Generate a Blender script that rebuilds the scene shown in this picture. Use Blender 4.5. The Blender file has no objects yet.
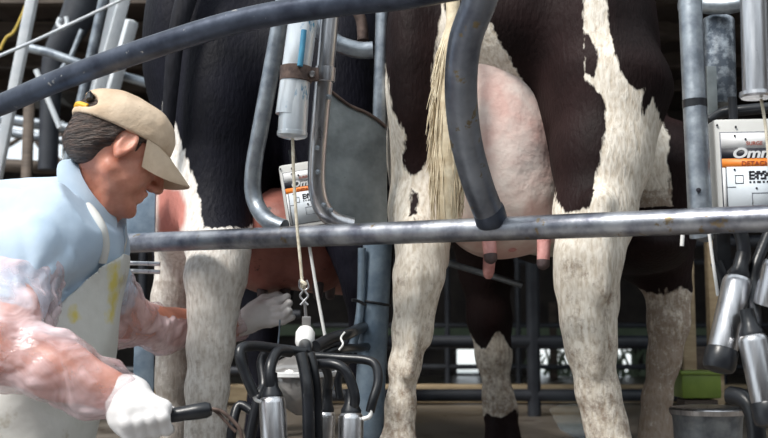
import bpy, bmesh, math, random
import numpy as np
from mathutils import Vector, Matrix, Quaternion

random.seed(7)
rng = np.random.default_rng(7)
S = bpy.context.scene
COL = S.collection
PITCH = math.radians(6.0)
CAM = Vector((0, 0, 0.41))
FPX = 1067.0
CP, SP = math.cos(PITCH), math.sin(PITCH)

def P(px, py, Y):
    """point at world depth Y seen at photo position (px, py)"""
    dx = (px - 384) / FPX; dy = (219 - py) / FPX
    d = Vector((dx, CP - SP * dy, SP + CP * dy))
    return CAM + d * (Y / d.y)

def scr(co):
    """numpy (n,3) world -> photo coordinates (used once, to lay a hide pattern on a cow)"""
    v = co - np.array(CAM)
    f = v[:, 1] * CP + v[:, 2] * SP
    u = -v[:, 1] * SP + v[:, 2] * CP
    return 384 + FPX * v[:, 0] / f, 219 - FPX * u / f

def railY(px):
    k = (px - 384) / FPX
    return 2.309 / (1 + .6015 * k)

# ------------------------------------------------------------------ materials
MATS = {}
def nmat(name):
    m = bpy.data.materials.new(name); m.use_nodes = True
    nt = m.node_tree
    b = nt.nodes['Principled BSDF']
    MATS[name] = m
    return m, nt, b

def N(nt, t, **kw):
    n = nt.nodes.new(t)
    for k, v in kw.items():
        if k in n.inputs: n.inputs[k].default_value = v
        else: setattr(n, k, v)
    return n

def rgba(c): return (c[0], c[1], c[2], 1)

def noisy(name, c1, c2, scale=20, rough=.5, metal=0, bump=.0, bscale=None, detail=4, lo=.35, hi=.65, stretch=None,
          spot=None, spot_scale=30, spot_at=.66, rough2=None, coord='Object', bdist=.003):
    m, nt, b = nmat(name)
    tc = N(nt, 'ShaderNodeTexCoord')
    src = tc.outputs[coord]
    if stretch:
        mp = N(nt, 'ShaderNodeMapping'); mp.inputs['Scale'].default_value = stretch
        nt.links.new(src, mp.inputs[0]); src = mp.outputs[0]
    n = N(nt, 'ShaderNodeTexNoise', Scale=scale, Detail=detail, Roughness=.6)
    nt.links.new(src, n.inputs['Vector'])
    r = N(nt, 'ShaderNodeValToRGB')
    r.color_ramp.elements[0].position = lo; r.color_ramp.elements[0].color = rgba(c1)
    r.color_ramp.elements[1].position = hi; r.color_ramp.elements[1].color = rgba(c2)
    nt.links.new(n.outputs['Fac'], r.inputs[0])
    out = r.outputs[0]
    if spot:
        n2 = N(nt, 'ShaderNodeTexNoise', Scale=spot_scale, Detail=5, Roughness=.65)
        nt.links.new(src, n2.inputs['Vector'])
        r2 = N(nt, 'ShaderNodeValToRGB')
        r2.color_ramp.elements[0].position = spot_at; r2.color_ramp.elements[0].color = (0, 0, 0, 1)
        r2.color_ramp.elements[1].position = spot_at + .05; r2.color_ramp.elements[1].color = (1, 1, 1, 1)
        nt.links.new(n2.outputs['Fac'], r2.inputs[0])
        mx = N(nt, 'ShaderNodeMix', data_type='RGBA')
        nt.links.new(r2.outputs[0], mx.inputs[0]); nt.links.new(out, mx.inputs[6]); mx.inputs[7].default_value = rgba(spot)
        out = mx.outputs[2]
    nt.links.new(out, b.inputs['Base Color'])
    b.inputs['Roughness'].default_value = rough
    b.inputs['Metallic'].default_value = metal
    if rough2 is not None:
        mr = N(nt, 'ShaderNodeMapRange'); mr.inputs['To Min'].default_value = rough; mr.inputs['To Max'].default_value = rough2
        nt.links.new(n.outputs['Fac'], mr.inputs['Value']); nt.links.new(mr.outputs[0], b.inputs['Roughness'])
    if bump:
        nb = N(nt, 'ShaderNodeTexNoise', Scale=bscale or scale * 2, Detail=4)
        nt.links.new(src, nb.inputs['Vector'])
        bp = N(nt, 'ShaderNodeBump', Strength=bump, Distance=bdist)
        nt.links.new(nb.outputs['Fac'], bp.inputs['Height']); nt.links.new(bp.outputs[0], b.inputs['Normal'])
    return m

M = {}
M['kick'] = noisy('dark_worn_steel', (.09, .10, .13), (.26, .28, .32), 9, .26, .85, .3, 45, spot=(.20, .16, .10), spot_scale=34, spot_at=.63, rough2=.48)
M['galv'] = noisy('galvanised_steel', (.20, .225, .26), (.40, .44, .48), 22, .36, .85, .25, 60, spot=(.12, .10, .09), spot_scale=26, spot_at=.68, rough2=.52)
M['rail'] = noisy('worn_rail_steel', (.15, .155, .19), (.42, .43, .46), 16, .24, .9, .3, 45, spot=(.22, .17, .11), spot_scale=26, spot_at=.62, rough2=.5)
M['darkrail'] = noisy('dark_rail_steel', (.03, .036, .055), (.075, .088, .12), 14, .36, .7, .3, 40, spot=(.42, .40, .38), spot_scale=30, spot_at=.66, rough2=.5)
M['postblue'] = noisy('blue_grey_galvanised', (.14, .20, .27), (.30, .38, .46), 14, .5, .55, .3, 40, spot=(.09, .10, .12), spot_scale=18, spot_at=.68)
M['steel'] = noisy('brushed_stainless', (.48, .48, .50), (.70, .70, .72), 12, .22, 1, .1, 50, stretch=(6, 6, .6), rough2=.38)
M['plate'] = noisy('spangled_zinc_sheet', (.13, .145, .15), (.30, .33, .335), 9, .42, .6, .25, 50, spot=(.08, .06, .055), spot_scale=9, spot_at=.64)
M['rubber'] = noisy('black_rubber', (.006, .007, .009), (.016, .018, .023), 15, .33, 0, .2, 60)
M['spangle'] = noisy('mottled_zinc', (.12, .14, .17), (.42, .46, .50), 45, .4, .7, .25, 60, lo=.42, hi=.62)
M['blackhair'] = noisy('black_tail_hair', (.006, .006, .009), (.02, .02, .026), 40, .7, 0, .6, 90, stretch=(1, 1, .3))
M['blackhair'].node_tree.nodes['Principled BSDF'].inputs['Specular IOR Level'].default_value = .15
M['rust'] = noisy('rusty_bracket', (.06, .04, .035), (.16, .11, .09), 35, .6, .4, .4, 80)
M['whiteplastic'] = noisy('white_plastic', (.72, .73, .74), (.82, .82, .83), 12, .4, 0, .05, spot=(.35, .3, .25), spot_scale=40, spot_at=.72)
M['black'] = noisy('black_print', (.012, .012, .02), (.02, .02, .03), 15, .5)
M['orange'] = noisy('orange_print', (.85, .22, .02), (.9, .27, .04), 15, .5)
M['redprint'] = noisy('red_print', (.35, .06, .03), (.4, .08, .04), 15, .5)
M['greyprint'] = noisy('grey_print', (.10, .11, .14), (.14, .15, .18), 15, .5)
M['lightprint'] = noisy('pale_blue_panel', (.62, .68, .74), (.68, .73, .78), 10, .45)
M['rope'] = noisy('cream_rope', (.55, .48, .36), (.75, .70, .58), 90, .8, 0, .4, 200)
M['whitetube'] = noisy('white_tube', (.75, .75, .74), (.85, .85, .84), 30, .4)
M['glove'] = noisy('white_glove_rubber', (.70, .68, .68), (.82, .80, .80), 14, .42, 0, .35, 38, spot=(.5, .44, .42), spot_scale=20, spot_at=.7)
M['skin'] = noisy('skin', (.50, .19, .125), (.66, .30, .21), 18, .45, 0, .25, 130, spot=(.36, .12, .08), spot_scale=60, spot_at=.72)
M['skin'].node_tree.nodes['Principled BSDF'].inputs['Subsurface Weight'].default_value = .12
M['skin'].node_tree.nodes['Principled BSDF'].inputs['Subsurface Scale'].default_value = .02
M['shirt'] = noisy('pale_blue_cotton', (.43, .55, .69), (.54, .65, .77), 6, .8, 0, .25, 14, bdist=.012)
M['apron'] = noisy('off_white_apron', (.60, .60, .56), (.72, .72, .69), 7, .55, 0, .35, 16, bdist=.012, spot=(.5, .47, .40), spot_scale=6, spot_at=.62)
def add_stain(m, col):
    nt = m.node_tree; b = nt.nodes['Principled BSDF']; src = b.inputs['Base Color'].links[0].from_socket
    at = N(nt, 'ShaderNodeAttribute', attribute_name='stain'); tc = N(nt, 'ShaderNodeTexCoord')
    n = N(nt, 'ShaderNodeTexNoise', Scale=45.0, Detail=4); nt.links.new(tc.outputs['Object'], n.inputs['Vector'])
    ad = N(nt, 'ShaderNodeMath', operation='MULTIPLY_ADD'); ad.inputs[1].default_value = .03; nt.links.new(n.outputs['Fac'], ad.inputs[0]); nt.links.new(at.outputs['Fac'], ad.inputs[2])
    mr = N(nt, 'ShaderNodeMapRange'); mr.inputs['From Min'].default_value = .009; mr.inputs['From Max'].default_value = .022; mr.inputs['To Max'].default_value = .85
    nt.links.new(ad.outputs[0], mr.inputs['Value'])
    mx = N(nt, 'ShaderNodeMix', data_type='RGBA'); nt.links.new(mr.outputs[0], mx.inputs[0]); nt.links.new(src, mx.inputs[6]); mx.inputs[7].default_value = rgba(col)
    nt.links.new(mx.outputs[2], b.inputs['Base Color'])
add_stain(M['apron'], (.68, .56, .06))
M['apronstrap'] = noisy('off_white_strap', (.56, .56, .53), (.68, .68, .66), 9, .6, 0, .2, 40)
M['stain'] = noisy('yellow_stain', (.62, .50, .04), (.72, .62, .18), 20, .6)
M['trousers'] = noisy('dark_blue_trousers', (.02, .03, .05), (.04, .05, .08), 12, .8)
M['cap'] = noisy('tan_cap_cotton', (.56, .41, .28), (.74, .59, .44), 9, .85, 0, .4, 120, spot=(.33, .20, .13), spot_scale=22, spot_at=.66)
M['capyellow'] = noisy('yellow_strap', (.8, .42, .02), (.85, .5, .05), 20, .6)
M['hair'] = noisy('brown_hair', (.018, .009, .006), (.11, .065, .048), 45, .5, 0, .9, 60, stretch=(.8, .8, 4), lo=.4, hi=.7, bdist=.01)
M['eye'] = noisy('eye_white', (.6, .58, .55), (.7, .68, .65), 5, .2)
M['teat'] = noisy('teat_skin', (.52, .22, .20), (.72, .38, .36), 30, .55, 0, .5, 120)
M['teatdark'] = noisy('dark_teat_tip', (.05, .035, .04), (.10, .07, .07), 30, .5, 0, .4, 120)
M['udder'] = noisy('cream_udder_skin', (.66, .43, .38), (.82, .72, .66), 7, .6, 0, .6, 22, lo=.36, hi=.62, bdist=.010)
M['udderdark'] = noisy('reddish_brown_udder_skin', (.20, .065, .05), (.34, .13, .10), 9, .5, 0, .5, 40, spot=(.03, .02, .02), spot_scale=12, spot_at=.64, bdist=.006)
M['tail'] = noisy('cream_tail_hair', (.50, .40, .26), (.76, .67, .50), 25, .75, 0, .5, 60)
M['hoof'] = noisy('hoof_horn', (.05, .035, .025), (.10, .07, .05), 15, .6)
M['concrete'] = noisy('wet_concrete', (.10, .085, .07), (.22, .19, .16), 3.5, .12, 0, .25, 30, rough2=.6, spot=(.05, .035, .025), spot_scale=5, spot_at=.6)
M['pit'] = noisy('pit_concrete', (.16, .155, .15), (.26, .25, .24), 3, .4, 0, .3, 30)
M['roof'] = noisy('brown_roof_sheet', (.035, .026, .022), (.07, .052, .044), 3, .7, 0, .2, 20)
M['beam'] = noisy('dark_timber', (.05, .036, .028), (.12, .09, .07), 6, .7, 0, .4, 30, stretch=(1, 6, 6))
M['plank'] = noisy('pale_timber', (.30, .22, .13), (.45, .35, .22), 6, .7, 0, .4, 30, stretch=(1, 6, 6))
M['wall'] = noisy('dark_cladding', (.025, .02, .018), (.06, .048, .042), 4, .8, 0, .3, 20)
M['whitepaint'] = noisy('white_painted_metal', (.62, .66, .70), (.84, .86, .88), 8, .4, .1, .2, 30, spot=(.30, .22, .16), spot_scale=9, spot_at=.66)
M['whiteblue'] = noisy('white_cylinder_enamel', (.52, .56, .60), (.72, .76, .79), 10, .28, .5, .15, 30, spot=(.06, .25, .42), spot_scale=16, spot_at=.60, stretch=(1.5, 1.5, .6))
M['bluepaint'] = noisy('blue_paint', (.03, .17, .30), (.06, .27, .42), 20, .5)
M['green'] = noisy('olive_green_plastic', (.13, .20, .03), (.20, .28, .05), 10, .4)
M['yellowcable'] = noisy('yellow_cable', (.5, .35, .05), (.6, .42, .08), 20, .5)
M['yard'] = noisy('yard_concrete', (.5, .52, .52), (.62, .64, .62), 2, .8)
M['duct'] = noisy('dark_duct', (.02, .022, .03), (.04, .045, .055), 8, .5)
M['weedlight'] = noisy('green_weeds_and_dim_light', (.14, .19, .12), (.22, .28, .19), 5, .7)
M['glare'] = noisy('pale_glare_film', (.30, .34, .36), (.40, .44, .46), 5, .06, 0, .06, 12)
M['glare'].node_tree.nodes['Principled BSDF'].inputs['Specular IOR Level'].default_value = 1.0
M['bowl'] = noisy('smoked_claw_bowl', (.20, .19, .19), (.36, .35, .34), 8, .12, .4, .1, 20)
M['boxgrey'] = noisy('cream_cabinet_paint', (.70, .70, .68), (.78, .78, .76), 12, .45, 0, .05, spot=(.05, .05, .05), spot_scale=60, spot_at=.74)

def plastic_mat():
    m, nt, b = nmat('crinkled_clear_plastic')
    tc = N(nt, 'ShaderNodeTexCoord')
    v = N(nt, 'ShaderNodeTexVoronoi', Scale=13.0, feature='SMOOTH_F1'); n = N(nt, 'ShaderNodeTexNoise', Scale=9.0, Detail=4, Distortion=1.0)
    n.inputs['Roughness'].default_value = .5
    nt.links.new(tc.outputs['Object'], n.inputs['Vector']); nt.links.new(n.outputs['Color'], v.inputs['Vector'])
    v.inputs['Scale'].default_value = 3
    bp = N(nt, 'ShaderNodeBump', Strength=.8, Distance=.016)
    nt.links.new(v.outputs['Distance'], bp.inputs['Height']); nt.links.new(bp.outputs[0], b.inputs['Normal'])
    b.inputs['Base Color'].default_value = (.84, .66, .69, 1)
    b.inputs['Roughness'].default_value = .16
    mr = N(nt, 'ShaderNodeMapRange'); mr.inputs['From Min'].default_value = .35; mr.inputs['From Max'].default_value = .65
    mr.inputs['To Min'].default_value = .16; mr.inputs['To Max'].default_value = .85
    nt.links.new(n.outputs['Fac'], mr.inputs['Value']); nt.links.new(mr.outputs[0], b.inputs['Alpha'])
    return m
M['sleeve'] = plastic_mat()

def cow_mat(name, black, white1, white2, dirt_shade, dirt_shade_amt=.55):
    """hide: the mesh attribute 'patch' says how far inside a black area a point is (m); 'tone' marks thin pink hair"""
    m, nt, b = nmat(name)
    at = N(nt, 'ShaderNodeAttribute', attribute_name='patch_shade')
    tn = N(nt, 'ShaderNodeAttribute', attribute_name='tone')
    dt = N(nt, 'ShaderNodeAttribute', attribute_name='dirt_shade')
    tc = N(nt, 'ShaderNodeTexCoord')
    mp = N(nt, 'ShaderNodeMapping'); mp.inputs['Scale'].default_value = (1, 1, .35)
    nt.links.new(tc.outputs['Object'], mp.inputs[0])
    n1 = N(nt, 'ShaderNodeTexNoise', Scale=90.0, Detail=3); nt.links.new(mp.outputs[0], n1.inputs['Vector'])
    s1 = N(nt, 'ShaderNodeMath', operation='MULTIPLY_ADD'); s1.inputs[1].default_value = .022; s1.inputs[2].default_value = -.011
    nt.links.new(n1.outputs['Fac'], s1.inputs[0])
    ad = N(nt, 'ShaderNodeMath', operation='ADD'); nt.links.new(at.outputs['Fac'], ad.inputs[0]); nt.links.new(s1.outputs[0], ad.inputs[1])
    mr = N(nt, 'ShaderNodeMapRange'); mr.inputs['From Min'].default_value = -.0025; mr.inputs['From Max'].default_value = .0025
    nt.links.new(ad.outputs[0], mr.inputs['Value'])
    # white hair with hair streaks
    n2 = N(nt, 'ShaderNodeTexNoise', Scale=120.0, Detail=4); nt.links.new(mp.outputs[0], n2.inputs['Vector'])
    rw = N(nt, 'ShaderNodeValToRGB'); rw.color_ramp.elements[0].position = .3; rw.color_ramp.elements[0].color = rgba(white1)
    rw.color_ramp.elements[1].position = .6; rw.color_ramp.elements[1].color = rgba(white2)
    nt.links.new(n2.outputs['Fac'], rw.inputs[0])
    # soiled hair and painted leg shade
    n3 = N(nt, 'ShaderNodeTexNoise', Scale=34.0, Detail=8, Roughness=.8); nt.links.new(tc.outputs['Object'], n3.inputs['Vector'])
    a3 = N(nt, 'ShaderNodeMath', operation='MULTIPLY_ADD'); nt.links.new(dt.outputs['Fac'], a3.inputs[0]); a3.inputs[1].default_value = .22
    nt.links.new(n3.outputs['Fac'], a3.inputs[2])
    r3 = N(nt, 'ShaderNodeMapRange'); r3.inputs['From Min'].default_value = .58; r3.inputs['From Max'].default_value = .76; r3.inputs['To Max'].default_value = dirt_shade_amt
    nt.links.new(a3.outputs[0], r3.inputs['Value'])
    m1 = N(nt, 'ShaderNodeMix', data_type='RGBA'); nt.links.new(r3.outputs[0], m1.inputs[0]); nt.links.new(rw.outputs[0], m1.inputs[6]); m1.inputs[7].default_value = rgba(dirt_shade)
    # pink skin
    m0 = N(nt, 'ShaderNodeMix', data_type='RGBA'); nt.links.new(tn.outputs['Fac'], m0.inputs[0]); nt.links.new(m1.outputs[2], m0.inputs[6]); m0.inputs[7].default_value = (.58, .23, .19, 1)
    n4 = N(nt, 'ShaderNodeTexNoise', Scale=7.0, Detail=4); nt.links.new(tc.outputs['Object'], n4.inputs['Vector'])
    rb = N(nt, 'ShaderNodeValToRGB'); rb.color_ramp.elements[0].position = .35; rb.color_ramp.elements[0].color = rgba(black)
    rb.color_ramp.elements[1].position = .75; rb.color_ramp.elements[1].color = rgba([c * 2.6 for c in black])
    nt.links.new(n4.outputs['Fac'], rb.inputs[0])
    m2 = N(nt, 'ShaderNodeMix', data_type='RGBA'); nt.links.new(mr.outputs[0], m2.inputs[0]); nt.links.new(m0.outputs[2], m2.inputs[6]); nt.links.new(rb.outputs[0], m2.inputs[7])
    nt.links.new(m2.outputs[2], b.inputs['Base Color'])
    b.inputs['Roughness'].default_value = .6
    b.inputs['Specular IOR Level'].default_value = .12
    bp = N(nt, 'ShaderNodeBump', Strength=.55, Distance=.006)
    nt.links.new(n2.outputs['Fac'], bp.inputs['Height']); nt.links.new(bp.outputs[0], b.inputs['Normal'])
    return m
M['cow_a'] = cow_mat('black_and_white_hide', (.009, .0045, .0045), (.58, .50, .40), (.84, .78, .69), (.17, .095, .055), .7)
M['cow_b'] = cow_mat('mostly_black_hide', (.004, .004, .007), (.62, .56, .50), (.86, .82, .77), (.22, .16, .12), .5)

# ------------------------------------------------------------------ object helpers
def prop(o, label=None, cat=None, group=None, kind=None):
    if label: o['label'] = label
    if cat: o['category'] = cat
    if group: o['group'] = group
    if kind: o['kind'] = kind
    return o

def thing(name, loc, label, cat, group=None):
    o = bpy.data.objects.new(name, None); COL.objects.link(o)
    o.location = loc; o.empty_display_size = .05
    return prop(o, label, cat, group)

WL = {}
def wloc(o):
    return WL.get(o.name, Vector(o.location))

def link(name, me, mat, parent=None, smooth=True, kind=None):
    """link a mesh given in world coordinates; origin goes to its middle"""
    n = len(me.vertices)
    co = np.empty(n * 3, np.float32); me.vertices.foreach_get('co', co); co = co.reshape(-1, 3)
    c = (co.min(0) + co.max(0)) / 2
    co = co - c
    me.vertices.foreach_set('co', co.ravel())
    if mat is not None and len(me.materials) == 0: me.materials.append(mat)
    if smooth: me.polygons.foreach_set('use_smooth', np.ones(len(me.polygons), bool))
    me.update()
    o = bpy.data.objects.new(name, me); COL.objects.link(o)
    w = Vector([float(x) for x in c])
    if parent is not None:
        o.parent = parent; o.location = w - wloc(parent)
    else: o.location = w
    WL[o.name] = w
    if kind: o['kind'] = kind
    return o

def np_mesh(name, V, F):
    me = bpy.data.meshes.new(name)
    V = np.asarray(V, np.float32); F = np.asarray(F, np.int32)
    me.vertices.add(len(V)); me.vertices.foreach_set('co', V.ravel())
    k = F.shape[1]
    me.loops.add(F.size); me.loops.foreach_set('vertex_index', F.ravel())
    me.polygons.add(len(F)); me.polygons.foreach_set('loop_start', np.arange(0, F.size, k, dtype=np.int32))
    me.polygons.foreach_set('loop_total', np.full(len(F), k, np.int32))
    me.update(calc_edges=True); me.validate()
    return me

class MB:
    """collects shapes in world coordinates as one mesh"""
    def __init__(s): s.V = []; s.F = []
    def add(s, V, F):
        o = len(s.V); s.V += [tuple(v) for v in V]; s.F += [tuple(i + o for i in f) for f in F]
        return s
    def box(s, c, size, rot=None, bev=0):
        bm = bmesh.new(); bmesh.ops.create_cube(bm, size=1)
        for v in bm.verts: v.co = Vector((v.co.x * size[0], v.co.y * size[1], v.co.z * size[2]))
        if bev: bmesh.ops.bevel(bm, geom=bm.edges[:] , offset=bev, segments=2, profile=.6, affect='EDGES')
        if rot is not None: bmesh.ops.transform(bm, matrix=rot.to_4x4(), verts=bm.verts)
        bm.verts.index_update()
        V = [v.co + Vector(c) for v in bm.verts]; F = [[v.index for v in f.verts] for f in bm.faces]; bm.free()
        return s.add(V, F)
    def tube(s, pts, r, seg=16, smooth=True, sub=6, cap=True, flat=None):
        pts = [Vector(p) for p in pts]
        n = len(pts)
        rr = list(r) if isinstance(r, (list, tuple)) else [r] * n
        if smooth and n > 2:
            Q = []; R = []
            for i in range(n - 1):
                p0 = pts[max(i - 1, 0)]; p1 = pts[i]; p2 = pts[i + 1]; p3 = pts[min(i + 2, n - 1)]
                for j in range(sub):
                    t = j / sub
                    Q.append(.5 * ((2 * p1) + (p2 - p0) * t + (2 * p0 - 5 * p1 + 4 * p2 - p3) * t * t + (3 * p1 - p0 - 3 * p2 + p3) * t ** 3))
                    R.append(rr[i] * (1 - t) + rr[i + 1] * t)
            Q.append(pts[-1]); R.append(rr[-1]); pts, rr = Q, R
        n = len(pts)
        T = [((pts[min(i + 1, n - 1)] - pts[max(i - 1, 0)]).normalized()) for i in range(n)]
        a = Vector((0, 0, 1)) if abs(T[0].z) < .9 else Vector((1, 0, 0))
        u = T[0].cross(a).normalized(); V = []; F = []
        for i in range(n):
            if i: u = (u - T[i] * u.dot(T[i])).normalized()
            w = T[i].cross(u)
            for j in range(seg):
                an = 2 * math.pi * j / seg
                V.append(pts[i] + (u * math.cos(an) + w * math.sin(an)) * rr[i])
        for i in range(n - 1):
            for j in range(seg):
                k = (j + 1) % seg
                F.append((i * seg + j, i * seg + k, (i + 1) * seg + k, (i + 1) * seg + j))
        if cap:
            F.append(tuple(range(seg - 1, -1, -1))); F.append(tuple((n - 1) * seg + j for j in range(seg)))
        return s.add(V, F)
    def lathe(s, a, b, prof, seg=28):
        """prof: list of (t along a->b in metres, radius)"""
        a = Vector(a); b = Vector(b); ax = (b - a).normalized()
        h = Vector((0, 0, 1)) if abs(ax.z) < .9 else Vector((1, 0, 0))
        u = ax.cross(h).normalized(); w = ax.cross(u); V = []; F = []
        for t, r in prof:
            for j in range(seg):
                an = 2 * math.pi * j / seg
                V.append(a + ax * t + (u * math.cos(an) + w * math.sin(an)) * max(r, 1e-4))
        for i in range(len(prof) - 1):
            for j in range(seg):
                k = (j + 1) % seg
                F.append((i * seg + j, i * seg + k, (i + 1) * seg + k, (i + 1) * seg + j))
        F.append(tuple(range(seg - 1, -1, -1))); F.append(tuple((len(prof) - 1) * seg + j for j in range(seg)))
        return s.add(V, F)
    def prism(s, poly, off):
        """poly: ordered world points of a flat outline, extruded by vector off"""
        n = len(poly); off = Vector(off)
        V = [Vector(p) for p in poly] + [Vector(p) + off for p in poly]
        F = [tuple(range(n)), tuple(range(2 * n - 1, n - 1, -1))] + [(i, i + n, (i + 1) % n + n, (i + 1) % n) for i in range(n)]
        return s.add(V, F)
    def build(s, name, mat, parent=None, smooth=True, kind=None, sharp=40):
        me = bpy.data.meshes.new(name); me.from_pydata(s.V, [], s.F); me.update()
        bm = bmesh.new(); bm.from_mesh(me); bmesh.ops.recalc_face_normals(bm, faces=bm.faces)
        for e in bm.edges:
            if len(e.link_faces) == 2 and e.calc_face_angle(0) > math.radians(sharp): e.smooth = False
        bm.to_mesh(me); bm.free()
        return link(name, me, mat, parent, smooth, kind)

def pts(l): return [P(*p) for p in l]
def tube(name, l, r, mat, parent=None, **k):
    return MB().tube(pts(l), r, **k).build(name, M[mat], parent)

# ------------------------------------------------------------------ signed-distance modelling
class SDF:
    def __init__(s, lo, hi, h):
        s.lo = np.array(lo, float); s.h = h
        s.n = np.ceil((np.array(hi) - s.lo) / h).astype(int) + 1
        s.ax = [s.lo[i] + h * np.arange(s.n[i]) for i in range(3)]
        s.F = np.full(s.n, 1.0, np.float32)
    def _sl(s, lo, hi):
        r = []
        for i in range(3):
            a = int(max(0, math.floor((lo[i] - s.lo[i]) / s.h))); b = int(min(s.n[i], math.ceil((hi[i] - s.lo[i]) / s.h) + 1))
            if b <= a: return None
            r.append(slice(a, b))
        return tuple(r)
    def _g(s, sl):
        return (s.ax[0][sl[0]][:, None, None], s.ax[1][sl[1]][None, :, None], s.ax[2][sl[2]][None, None, :])
    def _mix(s, sl, d, k, sub):
        a = s.F[sl]
        if sub:
            h = np.maximum(k - np.abs(a + d), 0) / k; s.F[sl] = np.maximum(a, -d) + h * h * k * .25
        else:
            h = np.maximum(k - np.abs(a - d), 0) / k; s.F[sl] = np.minimum(a, d) - h * h * k * .25
    def cap(s, a, b, ra, rb, k=.02, axis=None, f=1, sub=False):
        a = np.array(a, float); b = np.array(b, float); r = max(ra, rb) * max(f, 1) + 2 * k + 4 * s.h
        sl = s._sl(np.minimum(a, b) - r, np.maximum(a, b) + r)
        if sl is None: return s
        X, Y, Z = s._g(sl); d = b - a; L = max((d * d).sum(), 1e-9)
        t = np.clip(((X - a[0]) * d[0] + (Y - a[1]) * d[1] + (Z - a[2]) * d[2]) / L, 0, 1)
        x = X - a[0] - t * d[0]; y = Y - a[1] - t * d[1]; z = Z - a[2] - t * d[2]
        q = x * x + y * y + z * z
        if axis is not None:
            n = np.array(axis, float); n /= np.linalg.norm(n); c = x * n[0] + y * n[1] + z * n[2]
            q = q + c * c * (1 / (f * f) - 1)
        s._mix(sl, np.sqrt(np.maximum(q, 0)) - (ra + (rb - ra) * t), k, sub); return s
    def chain(s, l, k=.02, **kw):
        for (a, ra), (b, rb) in zip(l[:-1], l[1:]): s.cap(a, b, ra, rb, k, **kw)
        return s
    def ell(s, c, r, k=.02, R=None, sub=False):
        c = np.array(c, float); r = np.array(r, float); m = r.max() + 2 * k + 4 * s.h
        sl = s._sl(c - m, c + m)
        if sl is None: return s
        X, Y, Z = s._g(sl); x = X - c[0]; y = Y - c[1]; z = Z - c[2]
        if R is not None:   # rows of R = local axes in world
            x, y, z = (R[0][0] * x + R[0][1] * y + R[0][2] * z, R[1][0] * x + R[1][1] * y + R[1][2] * z, R[2][0] * x + R[2][1] * y + R[2][2] * z)
        k0 = np.sqrt((x / r[0]) ** 2 + (y / r[1]) ** 2 + (z / r[2]) ** 2)
        k1 = np.sqrt((x / r[0] ** 2) ** 2 + (y / r[1] ** 2) ** 2 + (z / r[2] ** 2) ** 2) + 1e-6
        s._mix(sl, k0 * (k0 - 1) / k1, k, sub); return s
    def grid(s): return s._g((slice(None),) * 3)
    def mesh(s, name, relax=0):
        F = s.F; B = F < 0
        c = [B[a:B.shape[0] - 1 + a, b:B.shape[1] - 1 + b, d:B.shape[2] - 1 + d] for a in (0, 1) for b in (0, 1) for d in (0, 1)]
        tot = sum(x.astype(np.int8) for x in c); act = (tot > 0) & (tot < 8)
        ijk = np.argwhere(act); idx = np.full(act.shape, -1, np.int64); idx[act] = np.arange(len(ijk))
        acc = np.zeros((len(ijk), 3)); cnt = np.zeros(len(ijk))
        for axis in range(3):
            o1, o2 = [q for q in range(3) if q != axis]
            for p in (0, 1):
                for q in (0, 1):
                    off = np.zeros(3, int); off[o1] = p; off[o2] = q
                    A = ijk + off; A2 = A.copy(); A2[:, axis] += 1
                    fa = F[tuple(A.T)]; fb = F[tuple(A2.T)]
                    m = (fa < 0) != (fb < 0)
                    t = np.where(m, fa / np.where(fa == fb, 1, fa - fb), 0)
                    pos = off[None, :].repeat(len(ijk), 0).astype(float); pos[:, axis] += t
                    acc[m] += pos[m]; cnt += m
        V = s.lo + s.h * (ijk + acc / cnt[:, None])
        Q = []
        for axis in range(3):
            o1, o2 = (axis + 1) % 3, (axis + 2) % 3
            sa = [slice(None)] * 3; sb = [slice(None)] * 3
            sa[axis] = slice(0, -1); sb[axis] = slice(1, None)
            ch = B[tuple(sa)] != B[tuple(sb)]
            E = np.argwhere(ch)
            E = E[(E[:, o1] > 0) & (E[:, o2] > 0) & (E[:, o1] < act.shape[o1]) & (E[:, o2] < act.shape[o2])]
            ins = B[tuple(E.T)]
            def at(d1, d2):
                G = E.copy(); G[:, o1] -= d1; G[:, o2] -= d2; return idx[tuple(G.T)]
            q = np.stack([at(0, 0), at(1, 0), at(1, 1), at(0, 1)], 1)
            q[~ins] = q[~ins][:, ::-1]
            Q.append(q)
        Q = np.concatenate(Q); Q = Q[(Q >= 0).all(1)]
        for _ in range(relax):
            A_ = np.zeros_like(V); c_ = np.zeros(len(V))
            for i in range(4):
                for j in ((i + 1) % 4, (i + 3) % 4):
                    np.add.at(A_, Q[:, i], V[Q[:, j]]); np.add.at(c_, Q[:, i], 1)
            V = V * .4 + .6 * A_ / np.maximum(c_, 1)[:, None]
        s.V = V
        return np_mesh(name, V, Q)

def wob(X, Y, Z, f, seed=0):
    r = np.random.default_rng(seed); o = 0
    for i in range(5):
        v = r.normal(size=3); v = v / np.linalg.norm(v) * f * (1 + .5 * i); ph = r.uniform(0, 6.3, 2)
        w = r.normal(size=3); w = w / np.linalg.norm(w) * f * .5
        o = o + np.sin(v[0] * X + v[1] * Y + v[2] * Z + ph[0] + 1.2 * np.sin(w[0] * X + w[1] * Y + w[2] * Z + ph[1])) / (1 + .4 * i)
    return o / 2.5

def attr(me, name, vals):
    a = me.attributes.new(name, 'FLOAT', 'POINT'); a.data.foreach_set('value', np.asarray(vals, np.float32))

def poly_sd(px, py, poly):
    """signed distance, positive inside, in poly's units"""
    P_ = np.array(poly, float); n = len(P_); d = np.full(px.shape, 1e9); ins = np.zeros(px.shape, bool)
    for i in range(n):
        a = P_[i]; b = P_[(i + 1) % n]; e = b - a
        t = np.clip(((px - a[0]) * e[0] + (py - a[1]) * e[1]) / (e @ e + 1e-9), 0, 1)
        d = np.minimum(d, np.hypot(px - a[0] - t * e[0], py - a[1] - t * e[1]))
        c = ((a[1] > py) != (b[1] > py)) & (px < (b[0] - a[0]) * (py - a[1]) / (b[1] - a[1] + 1e-12) + a[0])
        ins ^= c
    return np.where(ins, d, -d)

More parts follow.
